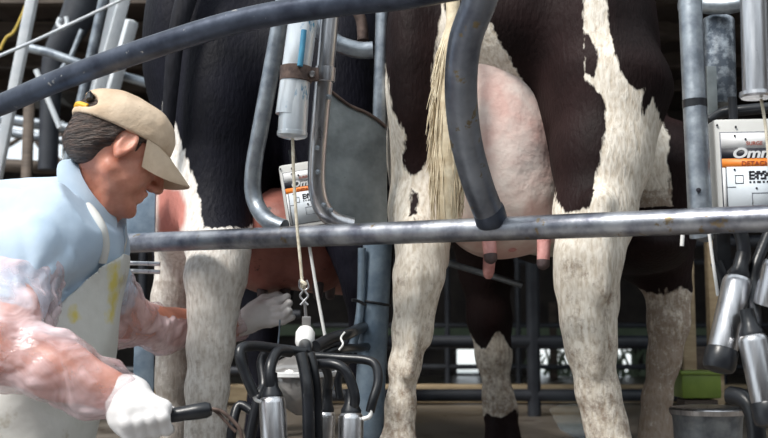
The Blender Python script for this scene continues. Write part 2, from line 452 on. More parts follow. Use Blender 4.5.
# ================================================================== camera, world, light
cam = bpy.data.cameras.new('camera'); co = bpy.data.objects.new('camera', cam); COL.objects.link(co)
cam.lens = FPX * 36 / 768; cam.sensor_width = 36; cam.clip_start = .05
co.location = CAM; co.rotation_euler = (math.pi / 2 + PITCH, 0, 0)
cam.dof.use_dof = True; cam.dof.focus_distance = 2.35; cam.dof.aperture_fstop = 5.0
S.camera = co
w = bpy.data.worlds.new('world'); S.world = w; w.use_nodes = True
bg = w.node_tree.nodes['Background']; bg.inputs[0].default_value = (.86, .94, 1.0, 1); bg.inputs[1].default_value = 1.25
S.view_settings.view_transform = 'Standard'; S.view_settings.look = 'None'; S.view_settings.gamma = 1; S.view_settings.exposure = 0.0
sun = bpy.data.lights.new('sun', 'SUN'); sun.energy = 4.0; sun.angle = math.radians(16); sun.color = (1, .96, .90)
so = bpy.data.objects.new('sun', sun); COL.objects.link(so)
so.rotation_euler = Vector((.62, .60, -1.10)).to_track_quat('-Z', 'Y').to_euler()

# ================================================================== setting
def struct(name, mb, mat, smooth=False): return mb.build(name, M[mat], None, smooth, 'structure')
RD = Vector((1.33, -.8, 0)).normalized()           # along the rail
RN = Vector((-RD.y, RD.x, 0)) ; RN = RN if RN.y > 0 else -RN  # away from the pit
e0 = Vector((-.65, 2.7, 0)) - RN * .07
a = e0 - RD * 5.5; b_ = e0 + RD * 5.5
struct('floor', MB().prism([(a.x, a.y, 0), (b_.x, b_.y, 0), (5.0, 10, 0), (-5.6, 10, 0)], (0, 0, -.9)), 'concrete')
struct('floor_pit', MB().box((-.3, 3, -.95), (12, 14, .1)), 'pit')
# corrugated roof
n = 90; V = []; F = []
for i in range(n + 1):
    x = -5.6 + 10.6 * i / n
    z = 2.55 + .02 * math.sin(i * 2.1)
    V += [(x, 3.15 if x > -.75 else 6.3, z), (x, 10, z - .05)]  # edge shaped for the light: set back at left so sun reaches the posts
for i in range(n): F.append((2 * i, 2 * i + 2, 2 * i + 3, 2 * i + 1))
struct('ceiling', MB().add(V, F).box((2.15, 6.6, 2.64), (5.7, 6.9, .03)).box((-3.2, 8.15, 2.64), (5.0, 3.7, .03)), 'roof')
mb = MB()
for y in (3.6, 4.9, 6.4, 7.2, 8.0, 8.8): mb.box((-.3, y, 2.47), (10.4, .08, .12)) if y > 6.3 else mb.box((2.1, y, 2.47), (5.6, .08, .12))
struct('trim_1', mb, 'beam')
# back wall with openings (hole boxes left free)
def wall_with_holes(name, y, x0, x1, z0, z1, holes, mat, th=.1):
    xs = sorted({x0, x1} | {h[0] for h in holes} | {h[1] for h in holes}); zs = sorted({z0, z1} | {h[2] for h in holes} | {h[3] for h in holes})
    m = MB()
    for i in range(len(xs) - 1):
        for j in range(len(zs) - 1):
            cx = (xs[i] + xs[i + 1]) / 2; cz = (zs[j] + zs[j + 1]) / 2
            if any(h[0] < cx < h[1] and h[2] < cz < h[3] for h in holes): continue
            m.box((cx, y, cz), (xs[i + 1] - xs[i], th, zs[j + 1] - zs[j]))
    return struct(name, m, mat)
k9 = 10 / FPX
def hx(px): return (px - 384) * 10 / FPX
wall_with_holes('wall_back', 10, -5.6, 5.0, 0, 2.6,
    [(hx(456), hx(478), .02, .34), (hx(533), hx(585), .0, .30), (hx(614), hx(630), .0, .30), (hx(-8), hx(60), 1.93, 2.40), (-2.1, -1.6, .0, .35)], 'wall')
struct('wall_left', MB().box((-5.65, 7.0, 1.3), (.1, 6, 2.6)), 'wall')
struct('wall_right', MB().box((5.05, 6.2, 1.3), (.1, 7.6, 2.6)), 'wall')
struct('wall_blocker_front', MB().box((-.3, -2.4, .55), (12, .12, 2.9)), 'wall')  # unseen wall added behind the camera to cut low frontal light
struct('wall_blocker_side', MB().box((4.2, -.2, .9), (.12, 4.4, 3.6)), 'wall')  # unseen side wall, added to dim the light from the front
struct('trim_2', MB().box((1.2, 6.1, .06), (5.4, .12, .10), bev=.01), 'plank')
struct('glare_patch', MB().add([P(548, 407, 5.0), P(612, 405, 5.0), P(640, 432, 5.0), P(600, 436, 5.0), P(552, 430, 5.0)], []), 'concrete') if False else None
struct('trim_painted_light', MB().box((.9, 9.9, .42), (4.6, .06, .10)), 'weedlight')  # green strip painting the dim light of a farther opening
struct('ground_outside', MB().box((0, 22, -.06), (60, 23.8, .1)), 'yard')

# ---- far stall frames
def railset(name, x0, x1, y, zs, r, posts, label, mat='duct'):
    t = thing(name, (x0, y, 0), label, 'railing')
    for z in zs: MB().tube([(x0, y, z), (x1, y, z)], r, smooth=False).build('rail', M[mat], t)
    for x in posts: MB().tube([(x, y, 0), (x, y, max(zs) + .05)], r * 1.1, smooth=False).build('post', M[mat], t)
    return t
railset('stall_railing', -.3, 2.6, 5.25, (.10, .36, .85), .03, (.73, 2.2), 'dark pipe railing on the floor just behind the legs of the central cow')
railset('stall_railing', -.5, 3.6, 7.6, (.16, .30, .45, .9), .018, (.45, .95, 1.6, 2.4, 3.2), 'thin dark railing further back, before the low bright openings in the end wall')
railset('stall_railing', -2.4, -.45, 5.75, (.2, .5, .85, 1.2), .022, (-2.2, -1.3, -.6), 'dark pipe railing seen beside the front leg of the black cow on the left')
for i, (x, zt, lab) in enumerate([(1.02, .36, 'far cow leg left of the near post, pale and thin, under the dark railing')]): pass
for px, w_, lab in [(505, .05, 'dark fence post standing between the two low wall openings, nearer the central front leg'),
                    (552, .05, 'dark fence post standing across the wide low wall opening'),
                    (598, .04, 'dark fence post standing right of the wide low wall opening')]:
    X = (px - 384) * 9.2 / FPX
    prop(MB().box((X, 9.2, .33), (w_ * 1.2, w_, .66), bev=.005).build('fence_post', M['beam']), lab, 'post')

m = MB(); rr = random.Random(3)
for i in range(46):
    x = rr.uniform(hx(525), hx(640)); z = rr.uniform(0, .02); p = Vector((x, 9.7, z)); l_ = [p]
    for k_ in range(4):
        p = p + Vector((rr.uniform(-.05, .05), rr.uniform(-.02, .02), rr.uniform(.04, .10))); l_.append(p)
    m.tube(l_, [.018, .014, .012, .009, .004], seg=6, sub=2)
for i in range(60):
    c_ = Vector((rr.uniform(hx(525), hx(640)), 9.72, rr.uniform(.03, .36))); a0 = rr.uniform(0, 3.1); u_ = Vector((math.cos(a0), 0, math.sin(a0))) * rr.uniform(.02, .045); v_ = Vector((-math.sin(a0), .3, math.cos(a0))) * .012
    m.add([c_ - u_, c_ + v_, c_ + u_, c_ - v_], [(0, 1, 2, 3)])
w0 = m.build('weeds', M['weedlight']); prop(w0, 'tangle of dark weeds standing in the low bright opening of the end wall', 'weeds'); w0['kind'] = 'stuff'

def ground(px, py):
    d = P(px, py, 1.0) - CAM; return CAM + d * (-CAM.z / d.z)
pl = [(549, 410), (560, 405), (590, 404), (606, 408), (622, 420), (632, 436), (610, 443), (580, 441), (560, 430)]
w_ = MB().prism([ground(*q) + Vector((0, 0, .001)) for q in pl], (0, 0, .003)).build('glare_patch', None or M['glare'], None, False)  # pale glossy sheet added to imitate a sunlit area of floor
prop(w_, 'pale glossy sheet standing in for sunlight on the floor behind the right hind leg of the central cow', 'glare_patch')

# brown timber boards beside the green bin
t = thing('timber_frame', P(698, 400, 4.2) * 1, 'brown timber frame standing behind the green bin and the bucket', 'timber frame')
t.location.z = 0
c = P(692, 300, 4.2)
MB().box((c.x - .02, 4.2, .55), (.05, .05, 1.1), bev=.004).build('upright', M['plank'], t)
MB().box((c.x + .10, 4.25, .50), (.05, .05, 1.0), bev=.004).build('upright', M['plank'], t)
MB().box((c.x + .04, 4.22, .30), (.2, .03, .10), bev=.004).build('crossbar', M['beam'], t)

# ---- green bin
c0 = P(697, 399, 3.6)
t = thing('storage_bin', (c0.x, 3.6, 0), 'small olive green plastic bin on a stand behind the metal bucket', 'bin')
MB().box((c0.x, 3.6, c0.z + .045), (.13, .12, .08), bev=.008).box((c0.x, 3.6, c0.z + .088), (.14, .13, .012), bev=.004).build('tub', M['green'], t)
MB().box((c0.x, 3.6, c0.z / 2), (.11, .10, c0.z), bev=.003).build('stand', M['beam'], t)

# ---- bucket
bx = P(707, 405, 2.75)
t = thing('milk_bucket', (bx.x, 2.75, 0), 'galvanised metal bucket with a lid standing on the floor at lower right', 'bucket')
top = bx.z - .01
MB().lathe((bx.x, 2.75, 0), (bx.x, 2.75, 1), [(0, .070), (.004, .072), (top * .5, .080), (top * .52, .083), (top * .54, .080), (top - .02, .087), (top - .012, .091), (top - .004, .087)], 40).build('pail', M['galv'], t)
MB().lathe((bx.x, 2.75, top - .012), (bx.x, 2.75, 1), [(0, .093), (.012, .095), (.016, .091), (.02, .06), (.021, .001)], 40).build('lid', M['steel'], t)

# ================================================================== left background frames
def simple(name, mb, mat, label, cat, group=None): return prop(mb.build(name, M[mat]), label, cat, group)
def down(p, q, zb=0.0):   # continue the line p->q to height zb
    d = q - p; tt = (zb - p.z) / d.z; return p + d * tt
def up(p, q, zt=2.5): return down(p, q, zt)
def leaning_post(name, a, b, r, mat, label, cat='post', sq=False):
    A = P(*a); B = P(*b); z_up = 2.4
    a2 = down(A, B, z_up); b2 = down(A, B, 0.0)
    if not sq: m = MB().tube([a2, b2], r, smooth=False, seg=20)
    else:
        d = (b2 - a2); L = d.length; q = Vector((0, 0, 1)).rotation_difference(d.normalized()).to_matrix()
        m = MB().box((a2 + b2) / 2, (r * 2, r * 1.4, L), rot=q, bev=.006)
    return simple(name, m, mat, label, cat)
leaning_post('channel_post', (32, 0, 4.6), (2, 150, 4.75), .030, 'whitepaint', 'pale rust-banded channel post at the far left edge, leaning', sq=True)
leaning_post('support_pipe', (104, 0, 4.2), (72, 145, 4.3), .022, 'galv', 'grey blue leaning pipe just left of the pair of white rails, behind the cap')
t = thing('track_frame', P(110, 0, 4.5), 'pair of bright white parallel rails rising behind the cap of the milker', 'rail')
for dx, r in ((-3, .020), (8, .023)):
    A = P(116 + dx, 0, 4.5); B = P(85 + dx, 112, 4.6)
    a2 = down(A, B, 2.4); b2 = down(A, B, 0.0); d = (b2 - a2); q = Vector((0, 0, 1)).rotation_difference(d.normalized()).to_matrix()
    MB().box((a2 + b2) / 2, (r * 2, .05, d.length), rot=q, bev=.006).build('rail', M['whitepaint'], t)
A = P(131, 20, 4.9); B = P(110, 95, 4.95)
d = B - A; q = Vector((0, 0, 1)).rotation_difference(d.normalized()).to_matrix()
simple('lamp_housing', MB().box((A + B) / 2, (.085, .06, d.length), rot=q, bev=.02), 'whitepaint', 'short white rounded housing mounted right of the pair of white rails', 'lamp')
simple('overhead_cable', MB().tube(pts([(-30, 68, 3.6), (30, 43, 3.8), (75, 22, 4.0), (130, -4, 4.2), (190, -32, 4.3)]), .006), 'whitepaint', 'thin white cable running diagonally across the top left corner', 'cable')
simple('yellow_cord', MB().tube(pts([(0, 50, 5.0), (6, 38, 5.0), (15, 30, 5.0), (28, 0, 5.0), (34, -20, 5.0)]), .007), 'yellowcable', 'dull yellow cord hanging beside the far left channel post', 'cord')
simple('ventilation_duct', MB().tube(pts([(86, -20, 5.4), (78, 15, 5.4), (64, 40, 5.4), (54, 62, 5.4), (50, 110, 5.4), (48, 170, 5.4)]), [.09, .085, .075, .06, .05, .05], seg=24), 'duct', 'black curved duct dropping behind the grey blue leaning pipe', 'duct')
simple('cross_beam', MB().tube(pts([(20, 46, 5.0), (50, 53, 5.0), (80, 64, 5.0), (150, 84, 5.0)]), .022, smooth=False), 'galv', 'upper pale pipe crossing behind the leaning posts at upper left', 'pipe')
simple('cross_beam', MB().tube(pts([(-40, 112, 5.6), (140, 140, 5.6)]), .03, smooth=False), 'galv', 'middle grey beam crossing above the bright window at left', 'beam')
simple('cross_beam', MB().tube(pts([(-40, 126, 5.7), (140, 152, 5.7)]), .022, smooth=False), 'galv', 'lower thin grey beam crossing just over the bright window at left', 'beam')
simple('cross_beam', MB().tube(pts([(-40, 163, 5.6), (140, 172, 5.6)]), .035, smooth=False), 'beam', 'dark beam running along the bottom of the bright window at left', 'beam')
simple('brace_pipe', MB().tube(pts([(36, 70, 5.2), (60, 128, 5.2)]), .014, smooth=False), 'whitepaint', 'thin pale brace slanting down behind the dark upper rail at left', 'brace')
simple('brace_pipe', MB().tube(pts([(82, 30, 5.3), (72, 55, 5.3), (60, 72, 5.3)]), .014, smooth=False), 'galv', 'thin grey brace between the black duct and the leaning pipe', 'brace')
simple('rusty_strut', MB().box(Vector((P(28, 140, 5.5).x, 5.5, .8)), (.05, .03, 1.6)), 'beam', 'brown upright strut dividing the bright window at left', 'strut')
simple('branch_lattice', MB().tube(pts([(28, 128, 10.5), (42, 148, 10.5), (56, 158, 10.5), (62, 175, 10.5), (66, 260, 10.5), (66, 366, 10.5)]), .03).tube(pts([(40, 164, 10.5), (58, 140, 10.5), (66, 130, 10.5)]), .03).tube(pts([(0, 150, 10.5), (20, 138, 10.5), (30, 125, 10.5)]), .025),
       'beam', 'dark crossed branches seen against the bright window at left', 'branches')
simple('hook_bracket', MB().tube(pts([(60, 18, 4.9), (58, 24, 4.9), (62, 28, 4.9), (67, 24, 4.9), (66, 17, 4.9)]), .01), 'whitepaint', 'small pale hook hanging under the roof beside the white cable', 'hook')

# ================================================================== rails
rl = pts([(40, 246.5, railY(40)), (800, 216, railY(800))])
zz = .62
def railpt(px, z, off=0.0):
    Y = railY(px); X = (px - 384) / FPX * Y
    return Vector((X, Y, z)) + RN * off
# height of the rail from the photo at both ends
zl = P(125, 243.5, railY(125)).z; zr = P(768, 218.5, railY(768)).z
Z0 = (zl + zr) / 2
print('rail z', zl, zr)
t = thing('rump_rail', railpt(384, 0), 'long worn steel rail crossing in front of both cows below their udders', 'rail')
A = P(40, 246.5, railY(40)); B = P(768, 218.5, railY(768)); D = (B - A).normalized()
MB().tube([A, B + D * .5], .0245, smooth=False, seg=32).build('pipe', M['rail'], t)
for k, px in enumerate((30, 900)):
    q = A + D * (.0 if k == 0 else (B - A).length + .45)
    MB().tube([(q.x, q.y, 0), (q.x, q.y, q.z)], .026, smooth=False).build('post', M['rail'], t)
t = thing('upper_rail', railpt(100, 0), 'dark curved steel rail sloping from far left up over the cap of the milker', 'rail')
MB().tube(pts([(-60, 124, 2.62), (-5, 107, 2.5), (60, 80, 2.38), (150, 48, 2.27), (240, 21, 2.18), (330, 5, 2.08), (400, -3, 2.0), (450, -12, 1.94), (520, -24, 1.9)]), .0255, seg=32, sub=8).build('pipe', M['darkrail'], t)
MB().tube([P(-60, 124, 2.62), P(-60, 124, 2.62) - Vector((0, 0, P(-60, 124, 2.62).z))], .026, smooth=False).build('post', M['darkrail'], t)

t = thing('kick_rail', P(490, 222, railY(490)), 'thick curved steel pipe rising in front of the central udder from the long rail', 'rail')
MB().tube(pts([(492, -40, 1.80), (480, 0, 1.86), (465, 42, 1.92), (461, 90, 1.98), (466, 140, 2.05), (478, 185, 2.11), (491, 218, 2.165)]), [.031] * 7, seg=32, sub=10).build('pipe', M['kick'], t)
MB().lathe(P(488, 208, 2.15), P(493, 226, 2.17), [(0, .031), (.006, .0325), (.03, .033), (.036, .030)], 28).build('weld_collar', M['darkrail'], t)

# ================================================================== left stall gate
YG = 2.42
t = thing('stall_gate', P(262, 218, 2.6), 'slim grey pipe gate arm curving down left of the hanging cylinder', 'gate')
MB().tube(pts([(292, -40, 2.5), (283, 5, 2.5), (274, 55, 2.52), (262, 120, 2.54), (254, 165, 2.56), (253, 192, 2.57), (259, 210, 2.56), (270, 222, 2.52), (284, 228, 2.50)]), .0205, seg=24).build('pipe', M['galv'], t)
MB().lathe(P(261, 213, 2.535), P(261, 213, 2.6), [(0, .001), (.001, .007), (.008, .009), (.02, .009)], 12).build('bolt', M['rust'], t)

t = thing('splash_gate', P(350, 225, 2.5), 'grey zinc splash panel on a bent chrome pipe hanging right of the left control box', 'gate')
MB().tube(pts([(336, -40, 2.36), (331, 5, 2.37), (326, 60, 2.38), (321, 110, 2.40), (317, 160, 2.42), (317, 188, 2.43), (322, 207, 2.44), (334, 220, 2.45), (352, 226, 2.46)]), .0205, seg=24).build('pipe', M['steel'], t)
outl = [(324, 88), (336, 96), (350, 106), (366, 113), (378, 121), (386, 128), (387, 226), (345, 228), (330, 218), (319, 200), (315, 175), (318, 130)]
A0 = [P(x, y, 2.44 + (x - 315) * .0010) for x, y in outl]
MB().prism(A0, (0.001, .004, 0)).build('panel', M['plate'], t, smooth=False)
edge = [P(x, y, 2.436 + (x - 315) * .0010) for x, y in [(326, 87), (337, 96), (350, 105.5), (366, 112.5), (378, 120), (386, 127)]]
MB().tube(edge, .004, seg=8).build('flange', M['rust'], t)
for x, y, Y in ((329, 97, 2.39), (317.5, 148, 2.40), (318, 172, 2.405), (324, 205, 2.42), (331, 210, 2.42)):
    MB().lathe(P(x, y, Y - .02), P(x, y, Y + .01), [(0, .001), (.001, .005), (.006, .006), (.02, .006)], 10).build('rivet', M['galv'], t)

# hanging detacher cylinder
t = thing('retract_cylinder', P(292, 135, 2.34), 'white and blue painted cylinder clamped to the chrome pipe, rope hanging from its end', 'cylinder')
MB().lathe(P(311, -40, 2.34), P(296, 72, 2.34), [(0, .033), (.36, .033)], 32).build('barrel', M['whiteblue'], t)
a_, b2_ = P(296, 72, 2.34), P(292, 137, 2.34)
L = (b2_ - a_).length
MB().lathe(a_, b2_, [(0, .0325), (L - .012, .0325), (L - .011, .034), (L - .003, .034), (L, .031), (L + .004, .018)], 32).build('sleeve', M['whiteblue'], t)
MB().tube(pts([(304, 30, 2.30), (302, 50, 2.30), (300, 66, 2.3)]), .0065, seg=10).build('paint_drip', M['bluepaint'], t)
cl = thing('pipe_clamp', P(310, 74, 2.33), 'brown rusty strap clamp joining the white cylinder to the chrome pipe', 'clamp')
ax = (P(292, 137, 2.34) - P(296, 72, 2.34)).normalized()
MB().lathe(P(296.6, 67, 2.34), P(295.6, 83, 2.34), [(0, .0335), (.001, .0365), (.033, .0365), (.034, .0335)], 32).build('strap', M['rust'], cl)
MB().lathe(P(325.7, 67, 2.381), P(324.4, 83, 2.383), [(0, .0205), (.001, .0235), (.033, .0235), (.034, .0205)], 28).build('strap', M['steel'], cl)
MB().box(P(312, 74.5, 2.33), (.03, .012, .030), bev=.002).build('plate', M['rust'], cl)
MB().lathe(P(312, 74, 2.314), P(312, 74, 2.35), [(0, .001), (.001, .006), (.006, .008), (.01, .008)], 12).build('bolt', M['steel'], cl)

# rear upper pipes between the cows
simple('bent_pipe', MB().tube(pts([(300, -10, 2.56), (312, 20, 2.56), (335, 42, 2.57), (358, 50, 2.575), (373, 50, 2.575)]), .0215, seg=20), 'galv', 'grey pipe curving behind the chrome pipe to the upper post between the cows', 'pipe')
simple('bent_pipe', MB().tube(pts([(338, -45, 2.62), (352, 0, 2.62), (361, 20, 2.62), (363, 40, 2.62)]), .014, seg=20), 'rust', 'dark curved pipe end behind the upper rail between the cows', 'pipe')

# lower blue-grey post and its upper part
pp = thing('stall_post', P(371, 430, 2.62), 'blue-grey galvanised post standing between the two cows', 'post')
top_ = P(386, 20, 2.62); mid_ = P(377, 255, 2.62)
bot = down(P(377, 255, 2.62), P(368, 438, 2.62), 0)
MB().tube([P(384, -40, 2.56), P(380, 100, 2.565), P(376, 236, 2.60)], .017, seg=20).build('upper_pipe', M['galv'], pp)
MB().tube([P(378, 236, 2.62), bot], .036, smooth=False, seg=28).build('post', M['postblue'], pp)
MB().tube(pts([(362, 248, 2.585), (361, 300, 2.59), (357, 330, 2.585), (350, 352, 2.59)]), .010, seg=12).build('side_cable', M['postblue'], pp)
tie = [P(374, 303, 2.62) + Vector((math.cos(a_) * .0375, math.sin(a_) * .0375, math.cos(a_) * -.006)) for a_ in np.linspace(0, 2 * math.pi, 25)]
MB().tube(tie, .0035, seg=8, smooth=False).tube(pts([(366, 305, 2.578), (358, 301, 2.57), (352, 300, 2.56)]), .004, seg=8).build('cable_tie', M['rubber'], pp)

# ================================================================== control boxes
def text_part(body, size, org, ux, vy, nrm, mat, parent, name='lettering', shear=.0, bold=.0, xs=1.0):
    cu = bpy.data.curves.new('txt', 'FONT'); cu.body = body; cu.size = size; cu.extrude = .0006; cu.offset = bold; cu.shear = shear
    o = bpy.data.objects.new('txt', cu); COL.objects.link(o)
    dg = bpy.context.evaluated_depsgraph_get(); me = bpy.data.meshes.new_from_object(o.evaluated_get(dg))
    bpy.data.objects.remove(o); bpy.data.curves.remove(cu)
    R = Matrix((ux, vy, nrm)).transposed()
    for v in me.vertices: v.co = org + R @ Vector((v.co.x * xs, v.co.y, v.co.z))
    me.materials.clear()
    return link(name, me, M[mat], parent, smooth=False)

def control_box(c_tl, roll, label, yaw=0, sc=1.0):
    W, H, Dp = .175, .215, .06
    t = thing('control_box', c_tl, label, 'control box', 'milking unit control boxes on the stall')
    R = (Matrix.Rotation(roll, 3, 'Y') @ Matrix.Rotation(yaw, 3, 'Z'))
    ux = R @ Vector((1, 0, 0)); vy = R @ Vector((0, 0, 1)); nrm = R @ Vector((0, -1, 0))
    def at(u, v, d=0): return c_tl + (ux * u - vy * v + nrm * d) * sc
    rm = Matrix((ux, -nrm, vy)).transposed()
    def plate(u0, u1, v0, v1, d, th, mat, name, bev=0, par=t):
        return MB().box(at((u0 + u1) / 2, (v0 + v1) / 2, d), ((u1 - u0) * sc, th * sc, (v1 - v0) * sc), rot=rm, bev=bev).build(name, M[mat], par)
    plate(0, W, 0, H, -Dp / 2, Dp, 'boxgrey', 'housing', .008)
    fp = plate(.010, W - .010, .027, H - .012, .0004, .0008, 'greyprint', 'face_plate')
    plate(.0122, W - .0122, .0292, .0605, .001, .001, 'whiteplastic', 'label_field', par=fp)
    plate(.0122, W - .0122, .0605, .081, .0011, .001, 'black', 'black_band', par=fp)
    plate(.0122, W - .0122, .081, .099, .0011, .001, 'orange', 'orange_band', par=fp)
    plate(.0122, .0185, .099, H - .014, .0011, .001, 'whiteplastic', 'label_edge', par=fp)
    plate(.0205, W - .0122, .0975, H - .014, .0013, .001, 'lightprint', 'key_panel', par=fp)
    text_part('SURGE', .011 * sc, at(.062, .0545, .0018), ux, vy, nrm, 'redprint', fp, xs=1.0)
    text_part('Omni', .0275 * sc, at(.032, .0795, .0019), ux, vy, nrm, 'whiteplastic', fp, shear=.25, bold=.0009 * sc, xs=1.28)
    text_part('DETACHER', .0125 * sc, at(.050, .0950, .0019), ux, vy, nrm, 'redprint', fp, xs=1.15)
    # key squares, drawn as outlines
    def ring(u0, u1, v0, v1, th=.0012):
        m = MB()
        for (a0, a1, b0, b1) in ((u0, u1, v0, v0 + th), (u0, u1, v1 - th, v1), (u0, u0 + th, v0, v1), (u1 - th, u1, v0, v1)):
            m.box(at((a0 + a1) / 2, (b0 + b1) / 2, .0022), ((a1 - a0) * sc, .0006, (b1 - b0) * sc), rot=rm)
        return m.build('key_outline', M['greyprint'], fp)
    ring(.036, .053, .114, .131); ring(.068, .105, .150, .176)
    m = MB()
    pat = ["11101101101", "10011111010", "11101010111", "10011000101", "11101011101", "00000000000", "10101101011"]
    for j, row in enumerate(pat):
        for i, ch in enumerate(row):
            if ch == '1': m.box(at(.066 + i * .0038, .108 + j * .0034, .0022), (.0039 * sc, .0006, .0036 * sc), rot=rm)
    m.build('emblem', M['black'], fp)
    for (u, v) in ((.006, .013), (.043, .017), (.040, .035), (.061, .042), (.036, .103), (.078, .141)):
        MB().lathe(at(u, v, .001), at(u, v, .01), [(0, .0022), (.0022, .002), (.0024, .0005)], 10).build('screw', M['black'], t)
    MB().box(at(.028, .138, .0022), (.018 * sc, .0006, .001), rot=rm).build('caption_line', M['greyprint'], fp)
    MB().tube([at(.05, .0, -.03), at(.05, -.05, -.03)], .009, smooth=False).build('conduit', M['rubber'], t)
    return t
control_box(P(713.5, 119, 2.10), math.radians(-1), 'white control box with orange band at the right edge, hanging by the long rail')
control_box(P(278, 165.5, 2.56), math.radians(-9), 'white control box with orange band hanging tilted behind the rope, left stall', sc=.74)

# ================================================================== right stall pipes
t = thing('gate_post', P(697, 200, 2.08), 'upright grey pipe with a dark tape band left of the right control box', 'post')
MB().tube([P(687.5, -60, 2.12), P(690, 0, 2.11), P(700, 210, 2.09), P(702, 235, 2.09)], .0235, seg=28).build('pipe', M['galv'], t)
MB().tube([P(694.5, 100, 2.10), P(694.9, 108, 2.10)], .0243, seg=28, smooth=False).build('tape_band', M['rubber'], t)
MB().lathe(P(698.5, 190, 2.063), P(698.5, 190, 2.09), [(0, .001), (.001, .0045), (.01, .005)], 12).build('bolt', M['black'], t)
MB().tube([P(702, 230, 2.09), down(P(700, 210, 2.09), P(702, 235, 2.09), 0)], .0235, smooth=False).build('lower_pipe', M['galv'], t) if False else None

t = thing('air_cylinder', P(718, 110, 2.3), 'mottled grey zinc cylinder hanging behind the tape banded pipe', 'cylinder')
MB().lathe(P(718, 18, 2.30), P(720, 112, 2.30), [(0, .030), (.004, .034), (.010, .0355), (.19, .0355), (.196, .034), (.2, .02)], 32).build('barrel', M['spangle'], t)
MB().box(P(711, 92, 2.245), (.022, .02, .11), bev=.003).build('bracket', M['plate'], t)
simple('top_pipe', MB().tube(pts([(680, 3, 2.26), (700, 5, 2.26), (722, 6, 2.24), (745, 2, 2.22), (780, -12, 2.2)]), .018, seg=20), 'galv', 'short bent horizontal pipe at the top edge above the mottled zinc cylinder', 'pipe')
simple('rubber_sleeve', MB().tube(pts([(708, 121, 2.24), (722, 113, 2.24), (745, 110, 2.22), (790, 106, 2.2)]), [.011, .012, .012, .012], seg=16), 'rubber', 'black rubber sleeve lying over the right control box', 'hose')
t = thing('retract_cylinder', P(757, 98, 1.98), 'shiny steel cylinder at the top right corner with a flange and a rope', 'cylinder')
a_, b2_ = P(752, -60, 1.98), P(756.5, 98, 1.98); L = (b2_ - a_).length
MB().lathe(a_, b2_, [(0, .0255), (L - .012, .0255), (L - .011, .031), (L - .004, .0315), (L, .028)], 36).build('barrel', M['steel'], t)
simple('pull_rope', MB().tube(pts([(761, 99, 1.98), (766, 130, 1.98), (772, 200, 1.98), (776, 260, 1.98)]), .003, seg=10), 'rope', 'cream pull rope hanging from the shiny cylinder at the right edge', 'rope')

# ================================================================== milking cups
def teat_cup(name, top_, bot_, rad, label, neck=None, boot=False, group=None, mat='steel'):
    t = thing(name, bot_, label, 'milking cup', group)
    L = (bot_ - top_).length
    MB().lathe(top_, bot_, [(-.004, rad * .55), (0, rad * .86), (.006, rad * .97), (.012, rad), (L - .01, rad), (L, rad * .96)], 32).build('shell', M[mat], t)
    if boot:
        d = (bot_ - top_).normalized()
        MB().lathe(bot_ - d * .006, bot_ + d * .05, [(0, rad * 1.04), (.003, rad * 1.10), (.032, rad * 1.10), (.040, rad * .98), (.044, rad * .6)], 32).build('rubber_boot', M['rubber'], t)
    d = (top_ - bot_).normalized()
    MB().lathe(top_ + d * -.001, top_ + d * .05, [(0, rad * .8), (.008, rad * .82), (.022, rad * .55), (.04, rad * .5), (.05, rad * .5)], 24).build('liner_neck', M['rubber'], t)
    return t
g = 'milking cups of the right hand unit'
teat_cup('teat_cup', P(738, 278, 2.02), P(722, 352, 2.0), .0275, 'steel milking cup with black boot, upper one hanging at right below the rail', boot=True, group=g)
teat_cup('teat_cup', P(752, 336, 1.95), P(767, 405, 1.93), .0265, 'steel milking cup with black boot, lower one by the right edge', boot=True, group=g)
teat_cup('teat_cup', P(779, 262, 1.96), P(768, 305, 1.98), .028, 'steel milking cup cut by the right edge just below the rail', boot=False, group=g)
simple('milk_hose', MB().tube(pts([(735, 222, 2.04), (742, 238, 2.04), (744, 258, 2.04), (739.5, 268, 2.035)]), .013, seg=14), 'rubber', 'black hose running from the rail into the upper right cup', 'hose')
simple('milk_hose', MB().tube(pts([(768, 235, 2.06), (757, 262, 2.04), (752, 285, 2.03), (756, 318, 1.97), (752, 330, 1.953)]), .011, seg=14), 'rubber', 'black hose running from the rail to the lower right cup', 'hose')
simple('milk_hose', MB().tube(pts([(730, 395, 2.15), (745, 400, 2.12), (755, 420, 2.1), (758, 470, 2.1)]), .018, seg=14), 'rubber', 'thick black hose between the bucket and the lower right cup', 'hose')
simple('vacuum_tube', MB().tube(pts([(709, 232, 2.05), (713, 262, 2.05), (718, 296, 2.05)]), .0032, seg=10), 'whitetube', 'thin white tube slanting beside the upper right cup', 'tube')
simple('vacuum_tube', MB().tube(pts([(683, 228, 2.05), (682, 246, 2.05)]), .004, seg=10), 'whitetube', 'short white tube end under the rail, left of the upper right cup', 'tube')
simple('hose_bracket', MB().box(P(722, 255, 2.2), (.03, .03, .12), bev=.005).tube(pts([(716, 262, 2.18), (724, 285, 2.18), (724, 310, 2.2)]), .012), 'rubber', 'dark hanger behind the upper right cup, under the long rail', 'hanger')

